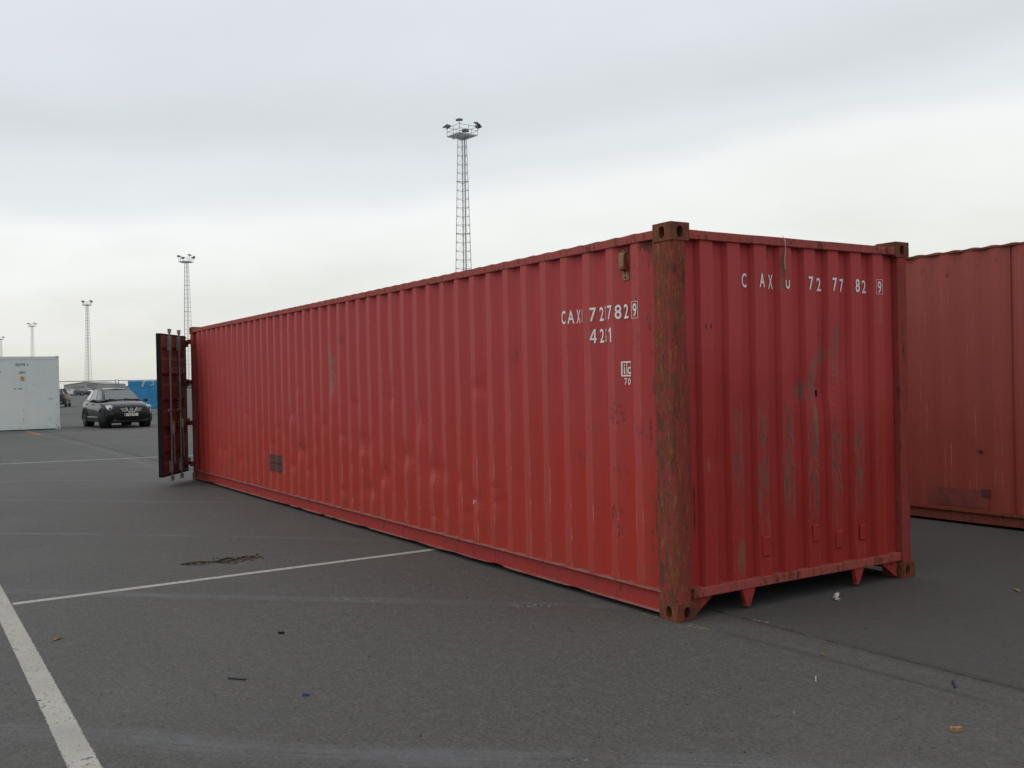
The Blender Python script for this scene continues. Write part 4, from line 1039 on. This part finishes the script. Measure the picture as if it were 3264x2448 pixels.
for sg in (0, 8):
    nm = 'side_window'
    pane(quad_in(V_[sg+0], V_[sg+1], V_[sg+5], V_[sg+4], .22, .99, .14, .88), nm)
    pane(quad_in(V_[sg+1], V_[sg+2], V_[sg+6], V_[sg+5], .06, .94, .10, .88), nm)
    pane(quad_in(V_[sg+2], V_[sg+3], V_[sg+7], V_[sg+6], .06, .62, .14, .86), nm)
    s_ = 1 if sg == 0 else -1
    rl = MB().tube([(.05, s_*.53, 1.515), (-.10, s_*.54, 1.575), (-.9, s_*.545, 1.605), (-1.55, s_*.50, 1.565), (-1.68, s_*.49, 1.51)], .018, 8).build('roof_rail', GALV, CAR, smooth=True)
    mr = MB().add(*loft_body([(-.10, .01, 0, .01, .01, .01), (-.08, .09, -.05, .085, .05, .06), (.02, .115, -.075, .11, .07, .085), (.10, .06, -.03, .05, .03, .04)], lambda x, a, b_, c_, d_, e_: [(0, b_), (a*.6, b_), (a, 0), (c_*.7, d_), (0, e_)])).build('wing_mirror', CLAD, CAR, smooth=True, subsurf=1, loc=(.62, s_*1.02, 1.07))
    MB().bar((0, -s_*.2, -.03), (0, 0, 0), .05, .03).build('mirror_arm', CLAD, mr)
    for xx in (-.05, -1.05): MB().box(xx-.10, xx+.10, s_*.875-.03, s_*.875+.03, .90, .93).build('door_handle', CLAD, CAR, bevel=.008)
    MB().box(-.85, .80, s_*.905-.02, s_*.905+.02, .39, .435).build('sill_trim', ALLOY, CAR, bevel=.01)
    MB().box(-.90, .85, s_*.875-.04, s_*.875+.04, .23, .385).build('sill_cladding', CLAD, CAR, bevel=.01)
    # headlight: swept-back faceted lens
    hl = MB(); pts = [(2.15, .40, .660), (2.02, .76, .685), (1.93, .825, .75), (1.76, .862, .890), (1.92, .70, .905), (2.07, .54, .80)]
    ctr = Vector((2.05, .70, .77)); o_ = [Vector((x, y*s_, z)) for x, y, z in pts]; c_ = Vector((ctr.x+.03, ctr.y*s_, ctr.z)); back = [p+Vector((-.14, -.06*s_, 0)) for p in o_]
    n = 6; o2 = [p+Vector((.02, .006*s_, 0)) for p in o_]
    hl.add(o2+[c_]+back, [(i, (i+1) % n, n) for i in range(n)]+[(i, n+1+i, n+1+(i+1) % n, (i+1) % n) for i in range(n)])
    h_ = hl.build('headlight', LENS, CAR, smooth=False)
    for (yy, xx, zz, rr) in ((.60, 2.10, .745, .052), (.74, 2.03, .775, .055)):
        MB().lathe([(0, .018), (rr*.6, .016), (rr, .0), (rr, -.05)], lambda a, b_, t: (xx+t+.012, yy*s_+a, zz+b_), 14).build('lamp_bowl', LAMPIN, h_)
    MB().lathe([(0, .012), (.05, .010), (.06, -.03)], lambda a, b_, t: (2.085+t, s_*.66+a, .40+b_), 14).build('fog_lamp', LAMPIN, CAR)
    # wheel arches
    for ax in (1.325, -1.325):
        arch = MB(); n = 20; vv_ = []
        for k in range(n+1):
            a = PI*k/n*1.12-PI*.06
            for r_, yy in ((.375, .80), (.375, .935), (.45, .925), (.46, .80)): vv_.append((ax+r_*math.cos(a), s_*yy, .35+r_*math.sin(a)))
        arch.add(vv_, [(k*4+i, k*4+(i+1) % 4, (k+1)*4+(i+1) % 4, (k+1)*4+i) for k in range(n) for i in range(4)])
        arch.build('wheel_arch', CLAD, CAR, smooth='auto')
        wl = MB().lathe([(0, 0), (.385, 0), (.385, -.3)], lambda a, b_, t: (ax+a, s_*(.905+t), .35+b_), 24); wl.build('wheel_well', HOLE, CAR)
        t_, r_ = wheel_mb()
        steer = math.radians(-27) if ax > 0 else 0
        tm = t_.build('wheel', TYRE, CAR, smooth='auto', loc=(ax, s_*.80+(.03*s_ if ax > 0 else .015*s_), .345), rot=(0, 0, steer+(0 if s_ > 0 else PI)))
        r_.build('rim', ALLOY, tm, smooth='auto', angle=30)
# front: grille, V bar, emblem, plate, bumper
MB().box(2.10, 2.208, -.40, .40, .640, .795).build('grille', HOLE, CAR, bevel=.015)
for s_ in (1, -1):
    for k, zz in enumerate((.665, .700, .735, .772)):
        MB().bar((2.216, s_*.17, zz-.006), (2.205, s_*(.35+.02*k), zz), .018, .016).build('grille_slat', CHROME, CAR)
    MB().bar((2.222, s_*.205, .800), (2.226, s_*.115, .640), .040, .042).build('grille_chrome', CHROME, CAR, bevel=.006)
MB().bar((2.226, -.130, .630), (2.226, .130, .630), .036, .036).build('grille_chrome', CHROME, CAR, bevel=.006)
em = MB(); 
for k in range(24):
    a0, a1 = 2*PI*k/24, 2*PI*(k+1)/24
    em.add([(2.235, math.cos(a)*r_, .725+math.sin(a)*r_) for a in (a0, a1) for r_ in (.050, .066)]+[(2.20, math.cos(a)*r_, .725+math.sin(a)*r_) for a in (a0, a1) for r_ in (.050, .066)], [(0, 1, 3, 2), (1, 5, 7, 3), (0, 2, 6, 4)])
em.box(2.20, 2.240, -.080, .080, .712, .738); em.build('emblem', CHROME, CAR)
MB().box(1.95, 2.165, -.66, .66, .235, .43).build('lower_grille', CLAD, CAR, bevel=.06, bseg=4)
for k in range(3): MB().box(2.15, 2.170, -.42, .42, .28+k*.045, .295+k*.045).build('bumper_slat', CLAD, CAR)
MB().box(2.05, 2.180, -.70, .70, .43, .455).build('bumper_crease', CARPAINT, CAR, bevel=.01)
pl = MB().box(2.200, 2.214, -.262, .262, .470, .582).build('number_plate', PLATE, CAR, bevel=.004)
MB().box(2.2145, 2.2165, -.258, -.205, .474, .578).build('plate_band', PLATEBLUE, pl)
yy = -.165
for ch in '1-JUS-977':
    vs_, fs = glyph(ch); wq, z0, hq = {'1': (.011, .490, .072), '-': (.020, .522, .010)}.get(ch, (.033, .490, .072))
    MB().add([(2.2155, yy+x*wq, z0+y*hq) for x, y in vs_], fs).build('plate_letter', PLATERED, pl)
    yy += .043 if ch != '-' else .036
MB().box(.96, 1.05, -.66, .66, 1.072, 1.094).build('wiper_cowl', CLAD, CAR, bevel=.008)
for s_ in (1, -1): MB().bar((1.04, .30*s_+.1, 1.10), (.90, -.20+.30*s_, 1.155), .018, .016).build('wiper', CLAD, CAR)
MB().box(-2.0, 2.0, -.7, .7, .20, .30).build('underbody', HOLE, CAR)

# ------------------------------------------------------------------ cars beyond the fence
def far_car(x, y, rz, col, label, suv=False, group='cars parked beyond the fence', tail=False):
    paint = simple('far_car_paint_'+label.split()[0], col, .35, 0, .4)
    hgt = 1.0 if not suv else 1.12
    mb = MB(); vs_, fs = loft_body(SUV_ST, body_ring); mb.add([(a, b_, c_*(.92 if not suv else 1.02)) for a, b_, c_ in vs_], fs)
    z0 = 1.0*(.95 if not suv else 1.03); zr = 1.42 if not suv else 1.60
    base = [(1.0, .72), (.3, .80), (-.9, .80), (-1.95, .68)]; roof = [(.15, .50), (-.2, .56), (-1.0, .56), (-1.55, .48)]
    v2 = [(a, b_*s_, z0) for s_ in (1, -1) for a, b_ in base]+[(a, b_*s_, zr-(.04 if i in (0, 3) else 0)) for s_ in (1, -1) for i, (a, b_) in enumerate(roof)]
    mb.cur = 1
    mb.add(v2, [(0, 1, 9, 8), (1, 2, 10, 9), (2, 3, 11, 10), (4, 12, 13, 5), (5, 13, 14, 6), (6, 14, 15, 7), (0, 8, 12, 4), (3, 7, 15, 11)])
    mb.cur = 0
    mb.add([(a, b_, c_+.003) for a, b_, c_ in v2], [(8, 9, 13, 12), (9, 10, 14, 13), (10, 11, 15, 14)])
    for i0, i1 in ((0, 8), (1, 9), (2, 10), (3, 11), (4, 12), (5, 13), (6, 14), (7, 15)): mb.bar(v2[i0], v2[i1], .07)
    mb.cur = 2
    for ax in (1.3, -1.3):
        for s_ in (1, -1): mb.lathe([(0, .12), (.2, .115), (.33, .08), (.33, -.1), (0, -.1)], lambda a, b_, t: (ax+a, s_*.80+t*s_, .33+b_), 18)
    mb.cur = 3
    for ax in (1.3, -1.3):
        for s_ in (1, -1): mb.lathe([(0, .128), (.18, .124), (.2, .11)], lambda a, b_, t: (ax+a, s_*.80+t*s_, .33+b_), 12)
    mb.cur = 4
    for s_ in (1, -1): mb.box(-2.19, -1.98, s_*.66-.14, s_*.66+.14, .80, 1.0)
    mb.cur = 3
    for s_ in (1, -1): mb.box(1.95, 2.14, s_*.62-.14, s_*.62+.14, .66, .80)
    mb.box(-2.26, -2.15, -.62, .62, .40, .46) if tail else None
    o = mb.build('parked_car', [paint, GLASS, TYRE, ALLOY, REDLENS], None, smooth='auto', angle=35)
    o.location = (x, y, 0); o.rotation_euler = (0, 0, rz)
    return tag(o, label, 'car', group)
far_car(88.4, -7.62, math.radians(-14), (.010, .010, .012), 'charcoal suv seen from behind just right of the white container', True, tail=True)
far_car(243.0, -29.0, math.radians(200), (.22, .02, .02), 'red car in the far row, partly hidden behind the charcoal suv')
far_car(238.5, -30.0, math.radians(215), (.62, .63, .64), 'white hatchback in the far row beyond the fence')
far_car(229.5, -30.6, math.radians(205), (.028, .032, .045), 'dark blue hatchback in the far row beyond the fence', True)
far_car(247.5, -30.6, math.radians(205), (.05, .055, .065), 'slate grey car squeezed beside the white hatchback')
far_car(246.0, -34.2, math.radians(200), (.66, .67, .67), 'pale car behind the dark blue hatchback, only its roof showing', True)
far_car(252.0, -27.3, math.radians(210), (.50, .51, .52), 'silver car at the back of the far row, beside the red car')
far_car(256.0, -31.5, math.radians(30), (.58, .59, .60), 'light car at the back of the far row, above the white hatchback')

# ------------------------------------------------------------------ site fence with blue sheet
def make_sheet():
    M_, g = mat('blue_tarpaulin'); c = g.coord('Object'); n = g.noise(c, 1.6, 5, .6); n2 = g.noise(g.vscale(c, (1, 3, 9)), 1.2, 4, .6)
    g.out(g.mix(n.step(.3, .7), (.022, .200, .430), (.034, .260, .510)), .55, 0, .35, g.bump(n2, .5, .05)); return M_
TARP = make_sheet()
FENCE = simple('galvanised_fence_steel', (.20, .20, .20), .55, .4, var=.2)
CONC = simple('concrete_foot', (.26, .25, .23), .9, var=.2)
def heras(label, y0, y1, x):
    t = thing('fence_panel', label, 'fence panel', (x, (y0+y1)/2, 0), 0, 'site fence panels in front of the far cars'); a, b_ = y0-(y0+y1)/2, y1-(y0+y1)/2
    for yy in (a+.02, b_-.02): MB().tube([(0, yy, .03), (0, yy, 2.08)], .024, 8).build('fence_post', FENCE, t)
    MB().tube([(0, a, 2.0), (0, b_, 2.0)], .020, 8).build('top_rail', FENCE, t)
    MB().tube([(0, a, .16), (0, b_, .16)], .018, 8).build('bottom_rail', FENCE, t)
    mb = MB(); k = 0; n = int((b_-a)/.115)
    for i in range(1, n): yy = a+(b_-a)*i/n; mb.bar((0, yy, .16), (0, yy, 2.0), .005)
    for z_ in (.45, .75, 1.05, 1.35, 1.65, 1.88): mb.bar((.004, a, z_), (.004, b_, z_), .005)
    o = mb.build('wire_mesh', FENCE, t); o['kind'] = 'stuff'
    MB().box(-.11, .11, b_-.25, b_+.25, 0.002, .13).build('concrete_foot', CONC, t, bevel=.02)
    return t
heras('wire fence panel behind the car, next to the white container', -6.53, -3.05, 55.3)
heras('wire fence panel carrying the blue sheet', -10.10, -6.62, 55.3)
MB_ = MB(); vs_ = []; fs = []; ny, nz = 40, 16
for k in range(nz+1):
    for i in range(ny+1):
        y_ = -10.05+(10.05-7.15)*i/ny; z_ = .30+1.67*k/nz
        vs_.append((55.22-.035*mnoise.noise(Vector((y_*2.2, z_*1.4, 0)))-.02*mnoise.noise(Vector((y_*6, z_*5, 4)))*(1-k/nz), y_, z_+(-.03*abs(mnoise.noise(Vector((y_*3, 0, 0)))) if k == nz else 0)))
for k in range(nz):
    for i in range(ny): fs.append((k*(ny+1)+i, k*(ny+1)+i+1, (k+1)*(ny+1)+i+1, (k+1)*(ny+1)+i))
t = thing('tarpaulin', 'blue plastic sheet tied over the wire fence behind the black car', 'tarpaulin', (0, 0, 0))
o = MB_.add(vs_, fs).build('sheet', TARP, t, smooth=True)
so = o.modifiers.new('thickness', 'SOLIDIFY'); so.thickness = .004
WTAPE = simple('pale_torn_tape', (.42, .44, .44), .7, var=.1)
for pts in ([(-7.98, 1.95), (-7.86, 1.62), (-7.98, 1.60), (-8.12, 1.95)], [(-8.60, 1.95), (-8.60, 1.68), (-8.36, 1.66), (-8.40, 1.72), (-8.52, 1.74), (-8.52, 1.95)]):
    n = len(pts); MB().add([(55.14, y_, z_) for y_, z_ in pts]+[(55.15, y_, z_) for y_, z_ in pts], [tuple(range(n)), tuple(range(n, 2*n))[::-1]]+[(i, (i+1) % n, n+(i+1) % n, n+i) for i in range(n)]).build('torn_tape', WTAPE, t)

# ------------------------------------------------------------------ lighting masts
MAST = simple('galvanised_mast_steel', (.36, .365, .375), .55, .15)
MASTD = simple('dark_floodlight_case', (.12, .125, .13), .6)
GRATE = simple('galvanised_grating', (.62, .63, .64), .6, .0, var=.25, scale=3)
mt_ = thing('lighting_mast', 'tallest and nearest lattice lighting mast, rising behind the nearest red container', 'lighting mast', (99.1, -54.5, 0), 0, 'row of lattice lighting masts')
HP = 31.4
def half(z): return (2.62-(2.62-1.04)*z/HP)/2    # half of the triangle side
def legp(k, z):
    # triangle with a flat face toward -x after rotation: angle of the legs
    a = (PI+PI/3, PI-PI/3, 0.0)[k]; r_ = half(z)*2/math.sqrt(3); return Vector((r_*math.cos(a), r_*math.sin(a), z))
for k in range(3): MB().tube([legp(k, 0), legp(k, HP)], [.046, .038], 6).build('mast_leg', MAST, mt_)
zz = .4; lev = []
while zz < HP-.2: lev.append(zz); zz += 1.06
dia = MB(); fl = 0
for i, z_ in enumerate(lev):
    for k in range(3):
        j = (k+1) % 3
        r_ = .034 if i % 6 else .058
        MB().bar(legp(k, z_), legp(j, z_), r_).build('strut', MAST, mt_)
        if i+1 < len(lev):
            dia.bar(legp(k, z_), legp(j, lev[i+1]), .012); dia.bar(legp(j, z_), legp(k, lev[i+1]), .012)
    if i % 6 == 0:
        for k in range(3): p = legp(k, z_); dia.box(p.x-.09, p.x+.09, p.y-.09, p.y+.09, z_-.03, z_+.03)
o = dia.build('lattice_bracing', MAST, mt_); o['kind'] = 'stuff'
ld = MB(); 
for s_ in (-.16, .16): ld.bar((.05-half(5)*.3, -.22+s_, .3), (.05-half(30)*.3, -.22+s_, HP), .05)
for i in range(100): ld.bar((.05-half(15)*.3, -.38, .5+i*.31), (.05-half(15)*.3, -.06, .5+i*.31), .022)
ld.build('ladder', MAST, mt_)
MB().tube([(.15, -.30, 0), (.15, -.30, HP)], .045, 6).build('cable_duct', MASTD, mt_)
# platform, turned so that a corner points at the camera
PF = bpy.data.objects.new('platform', None); COL.objects.link(PF); PF.parent = mt_; PF.location = (0, -.05, HP); PF.rotation_euler = (0, 0, math.radians(34))
pl_ = MB(); S_ = 1.34
for i in range(9): a = -S_+2*S_*i/8; pl_.bar((a, -S_, .05), (a, S_, .05), .06, .12)
for i in range(15): a = -S_+2*S_*i/14; pl_.bar((-S_, a, .10), (S_, a, .10), .06, .05)
for s_ in (-.5, .5): pl_.bar((-S_, s_, -.08), (S_, s_, -.08), .10, .16)
pl_.build('platform_floor', GRATE, PF)
for (x0, y0, x1, y1) in ((-S_,-S_,S_,-S_), (S_,-S_,S_,S_), (S_,S_,-S_,S_), (-S_,S_,-S_,-S_)):
    for z_ in (.62, 1.12): MB().bar((x0, y0, z_), (x1, y1, z_), .042).build('railing', MAST, PF)
    for t_ in (0, .5): x_, y_ = x0+(x1-x0)*t_, y0+(y1-y0)*t_; MB().bar((x_, y_, .1), (x_, y_, 1.16), .045).build('rail_post', MAST, PF)
def flood(x_, y_, z_, rz, tilt):
    b_ = MB(); b_.obox((0, 0, 0), (.40, 0, 0), (0, .24*math.cos(tilt), .22*math.sin(tilt)), (0, -.09*math.sin(tilt), .09*math.cos(tilt)))
    b_.obox((0, -.05, .05), (.22, 0, 0), (0, .10, .03), (0, 0, .10))
    b_.bar((0, 0, -.05), (0, .05, -.38), .06)
    b_.build('floodlight', MASTD, PF, loc=(x_, y_, z_), rot=(0, 0, rz))
for (x_, y_, z_, rz) in ((S_+.22, S_-.25, 1.42, -1.2), (S_-.25, S_+.28, 1.22, .2), (-S_-.22, -S_+.25, 1.42, 1.9), (-S_+.25, -S_-.28, 1.24, 3.3), (-S_-.1, S_+.1, 1.50, .8), (S_+.05, -S_-.05, 1.22, -2.4)):
    flood(x_, y_, z_, rz, -.5)
LEAN = math.radians(0.55)
mt_.rotation_euler = (0, 0, 0)
spots = [(99.1, -54.5, -28.5, ''), (234.9, -54.8, 20, 'second nearest lattice lighting mast, rising behind the open container door'), (371.7, -53.6, 38, 'middle lattice lighting mast of the row, standing behind the black car'),
         (506.5, -50.0, 30, 'small distant lattice lighting mast above the white container'), (640.0, -47.6, 35, 'farthest lattice lighting mast, cut by the left photo edge')]
for i, (x_, y_, rz, lb) in enumerate(spots):
    o = mt_ if i == 0 else copy_tree(mt_)
    o.location = (x_, y_, 0)
    # the masts stand plumb while the yard drains away very slightly
    ax_ = Vector((math.cos(YAW), math.sin(YAW), 0))
    o.rotation_mode = 'QUATERNION'
    from mathutils import Quaternion
    o.rotation_quaternion = Quaternion(ax_, LEAN) @ Quaternion((0, 0, 1), math.radians(rz))
    if lb: o['label'] = lb

# ------------------------------------------------------------------ far background
WALL = simple('pale_warehouse_cladding', (.36, .36, .33), .8, var=.06, scale=.2); WROOF = simple('grey_warehouse_roof', (.32, .32, .30), .7)
wh = thing('warehouse', 'long pale warehouse with a shallow gable behind the far cars', 'warehouse', (645, -94, 0), math.radians(-32+90-0))
hw, dp = 13.2, 30
# local x runs across the gable, local y goes back (away from the camera)
MB().add([(-hw, 0, 0), (hw, 0, 0), (hw, 0, 3.9), (0, 0, 5.5), (-hw, 0, 3.9), (-hw, dp, 0), (hw, dp, 0), (hw, dp, 3.9), (0, dp, 5.5), (-hw, dp, 3.9)], [(0,1,2,3,4), (5,9,8,7,6), (1,6,7,2), (0,4,9,5), (0,5,6,1)]).build('wall', WALL, wh)
MB().add([(-hw-.3, -.4, 3.92), (0, -.4, 5.62), (hw+.3, -.4, 3.92), (-hw-.3, dp, 3.92), (0, dp, 5.62), (hw+.3, dp, 3.92), (-hw-.3, -.4, 3.7), (0, -.4, 5.4), (hw+.3, -.4, 3.7)], [(0,1,4,3), (1,2,5,4), (0,6,7,1), (1,7,8,2)]).build('roof', WROOF, wh)
for k in range(4): MB().box(-9+k*5.2, -5.8+k*5.2, -.12, .05, .1, 3.0).build('loading_door', WROOF, wh, bevel=.03)
wh.rotation_euler = (0, 0, YAW-PI/2+0)     # +y away from the camera
# plant cabinet at the mast foot and an orange skip
CAB = simple('grey_plant_cabinet', (.27, .27, .26), .7, var=.1, scale=.5)
def cabinet(name, label, cat, px_, py_, w_, d_, h_, mt):
    t = thing(name, label, cat, (px_, py_, 0), YAW-PI/2)
    MB().box(-w_/2, w_/2, 0, d_, 0, h_).build('casing', mt, t, bevel=.05)
    MB().box(-w_/2-.1, w_/2+.1, -.1, d_+.1, h_+.01, h_+.14).build('lid', mt, t, bevel=.03)
    for k in (-1, 1): MB().box(k*w_/4-w_/6, k*w_/4+w_/6, -.06, -.005, .2, h_*.85).build('cabinet_door', mt, t, bevel=.02)
    return t
cabinet('plant_cabinet', 'grey plant cabinet at the foot of the middle mast', 'cabinet', 372, -54.6, 2.9, 2, 3.0, CAB)
cabinet('plant_cabinet', 'low grey container beside the plant cabinet', 'cabinet', 379.5, -51.3, 3.2, 2, 2.3, CAB)
cabinet('orange_skip', 'faded orange skip in front of the pale warehouse', 'skip', 380, -50.9+.6, 1.3, 1.2, 1.5, simple('faded_orange_paint', (.42, .20, .10), .7))
# distant trees and sheds on the horizon
LEAF = simple('distant_foliage', (.070, .088, .070), .95, var=.35, scale=.25)
def far_trees(name, a, b_, h_, seed, n, label):
    rn = random.Random(seed); bmx = bmesh.new()
    for i in range(n):
        t = (i+rn.random())/n; p = Vector(a).lerp(Vector(b_), t)
        r_ = h_*rn.uniform(.22, .62)
        v0 = bmesh.ops.create_icosphere(bmx, subdivisions=2, radius=1, matrix=Matrix.Translation((p.x+rn.uniform(-7, 7), p.y+rn.uniform(-7, 7), r_*.7)))['verts']
        cc = sum((v_.co for v_ in v0), Vector())/len(v0)
        for v_ in v0:
            dd = v_.co-cc; k = 1+.35*mnoise.noise(v_.co*1.7); v_.co = cc+Vector((dd.x*r_*1.3, dd.y*r_*1.3, dd.z*r_))*k
    me = bpy.data.meshes.new(name); bmx.to_mesh(me); bmx.free(); me.materials.append(LEAF)
    o = bpy.data.objects.new(name, me); COL.objects.link(o); o['kind'] = 'stuff'; o['label'] = label; return o
far_trees('distant_trees', (820, -20, 0), (800, -88, 0), 6.5, 3, 110, 'hazy line of far trees left of the warehouse')
far_trees('distant_hedge', (700, -112, 0), (640, -230, 0), 3.4, 4, 170, 'low far hedge right of the warehouse')
far_trees('distant_trees', (640, -230, 0), (120, -800, 0), 6.0, 5, 520, 'far tree line behind the containers')
far_trees('distant_trees', (830, -10, 0), (760, 300, 0), 6.0, 6, 260, 'far tree line behind the white container')

# ------------------------------------------------------------------ litter on the asphalt
WOOD = simple('raw_broken_wood', (.30, .17, .075), .8, var=.3, scale=40)
t = MB().prism([(-.045, 0), (.042, 0), (.046, .022), (.030, .030), (.020, .022), (-.040, .026)], lambda u, v_, s_: (u, s_, v_+.001), -.018, .020, 3)
o = t.build('wood_scrap', WOOD, None, bevel=.002, loc=(-2.139, .294, 0), rot=(0, 0, math.radians(62)))
o.scale = (.58, .58, .7); tag(o, 'small splintered piece of light wood in the lower right foreground', 'wood scrap')
# feather
mb = MB(); rn = random.Random(3)
mb.tube([(-.06, 0, .012), (0, 0, .02), (.07, .005, .012)], .003, 5)
for i in range(40):
    t_ = rn.uniform(-.05, .05); a = rn.uniform(0, 2*PI); l_ = rn.uniform(.015, .045)
    mb.bar((t_, 0, .012), (t_+l_*math.cos(a), l_*.6*math.sin(a), .008+rn.random()*.03), .004, .002)
FEA = simple('white_feather_down', (.62, .61, .58), .8)
o = mb.build('feather', FEA, None, loc=(-.162, -1.333, .002), rot=(0, 0, -.9)); tag(o, 'small tuft of white feather on the asphalt before the container end', 'feather')
o = MB().tube([(-.045, .004, .004), (-.01, 0, .007), (.045, -.006, .004)], .004, 6).build('twig', simple('pale_twig', (.38, .34, .27), .8), None, loc=(-1.289, .212, 0), rot=(0, 0, -.75)); tag(o, 'short pale twig lying right of the dark sealed strip', 'twig')
o = MB().tube([(-.062, .008, .005), (-.02, 0, .008), (.02, .002, .006), (.062, -.010, .005)], .0045, 6).build('plastic_strip', simple('dark_blue_plastic', (.012, .018, .06), .5), None, loc=(-1.75, -.277, 0), rot=(0, 0, -.78)); tag(o, 'thin dark blue plastic strip near the cracked seam', 'plastic strip')
o = MB().tube([(-.055, 0, .005), (0, .001, .006), (.055, 0, .005)], .0055, 6).build('plastic_strip', simple('dark_green_plastic', (.012, .022, .022), .5), None, loc=(.525, 2.697, 0), rot=(0, 0, math.radians(-138))); tag(o, 'short dark straight plastic strip in the middle foreground', 'plastic strip')
o = MB().prism([(-.028, 0), (.028, 0), (.034, .020), (-.034, .022)], lambda u, v_, s_: (u, s_, v_+.001), -.014, .014).build('rubber_scrap', RUBBER, None, bevel=.003, loc=(1.317, 2.177, 0), rot=(0, 0, math.radians(-130)))
o.scale = (.6, .6, .6); tag(o, 'small black rubber scrap below the white cross line', 'rubber scrap')
o = MB().prism([(-.018, 0), (.014, 0), (.02, .012), (-.010, .016)], lambda u, v_, s_: (u, s_, v_+.001), -.009, .009).build('plastic_scrap', simple('blue_plastic_bit', (.035, .05, .20), .5), None, bevel=.002, loc=(.041, 2.488, 0), rot=(0, 0, -2.2)); tag(o, 'tiny blue plastic bit right of the dark strip in the foreground', 'plastic scrap')
def leaf(x, y, col, label, rz, s_=1.0):
    pts = [(-.045, 0), (-.02, .016), (.015, .017), (.045, 0), (.015, -.015), (-.02, -.014)]
    mb = MB(); mb.add([(a*s_, b_*s_, .004+abs(b_)*.5*s_+.004*math.sin(a*60)) for a, b_ in pts]+[(-.02*s_, 0, .003), (.015*s_, 0, .003)], [(0, 6, 1), (1, 6, 7, 2), (2, 7, 3), (0, 5, 6), (5, 4, 7, 6), (4, 3, 7)])
    mb.tube([(-.045*s_, 0, .004), (-.07*s_, .004, .004)], .0018, 5)
    o = mb.build('leaf', simple('dry_leaf_'+label.split()[0], col, .8, var=.25, scale=30), None, loc=(x, y, .002), rot=(0, 0, rz)); tag(o, label, 'leaf')
leaf(2.055, 3.388, (.20, .15, .035), 'yellowish dry leaf right of the wide white line', -.7)
leaf(-.757, -2.541, (.20, .15, .075), 'brown dry leaf at the right edge below the second container', -.6)
leaf(-1.02, -.16, (.24, .13, .03), 'orange leaf bit lying on the dark sealed strip', .4, .45)
# pale plastic cord hanging on the end wall
o = MB().tube([(-.004, -1.030, 2.560), (-.012, -1.045, 2.52), (.0, -1.062, 2.46), (.016, -1.068, 2.40), (.019, -1.075, 2.33)], .0019, 6).build('hanging_cord', FEA, None); tag(o, 'thin pale cord hanging over the end top rail of the nearest red container', 'cord')
o = MB().tube([(.35, -2.05, .085), (.75, -2.02, .075)], .010, 6).build('steel_rod', GALV, None); tag(o, 'thin grey rod sticking out under the container end', 'rod')
# scattered stones
bmx = bmesh.new(); rn = random.Random(21)
for i in range(120):
    x_ = rn.uniform(-3, 9); y_ = rn.uniform(-4, 4.4)
    if -2.5 < y_ < .05 and x_ > -.1: continue
    r_ = rn.choice((.003, .003, .004, .005, .006))
    v0 = bmesh.ops.create_icosphere(bmx, subdivisions=1, radius=r_, matrix=Matrix.Translation((x_, y_, r_*.4)))['verts']
    for v_ in v0: v_.co += Vector((rn.uniform(-1, 1), rn.uniform(-1, 1), rn.uniform(-1, 1)))*r_*.3
me = bpy.data.meshes.new('loose_stones'); bmx.to_mesh(me); bmx.free()
M_, g = mat('loose_stone'); n = g.noise(g.coord('Object'), 2.0, 1, .5)
g.out(g.ramp(n, [(.35, (.02, .019, .018)), (.5, (.06, .057, .053)), (.62, (.24, .22, .19))]), .9); me.materials.append(M_)
o = bpy.data.objects.new('loose_stones', me); COL.objects.link(o); o['kind'] = 'stuff'; o['label'] = 'scattered grit and small stones on the asphalt'
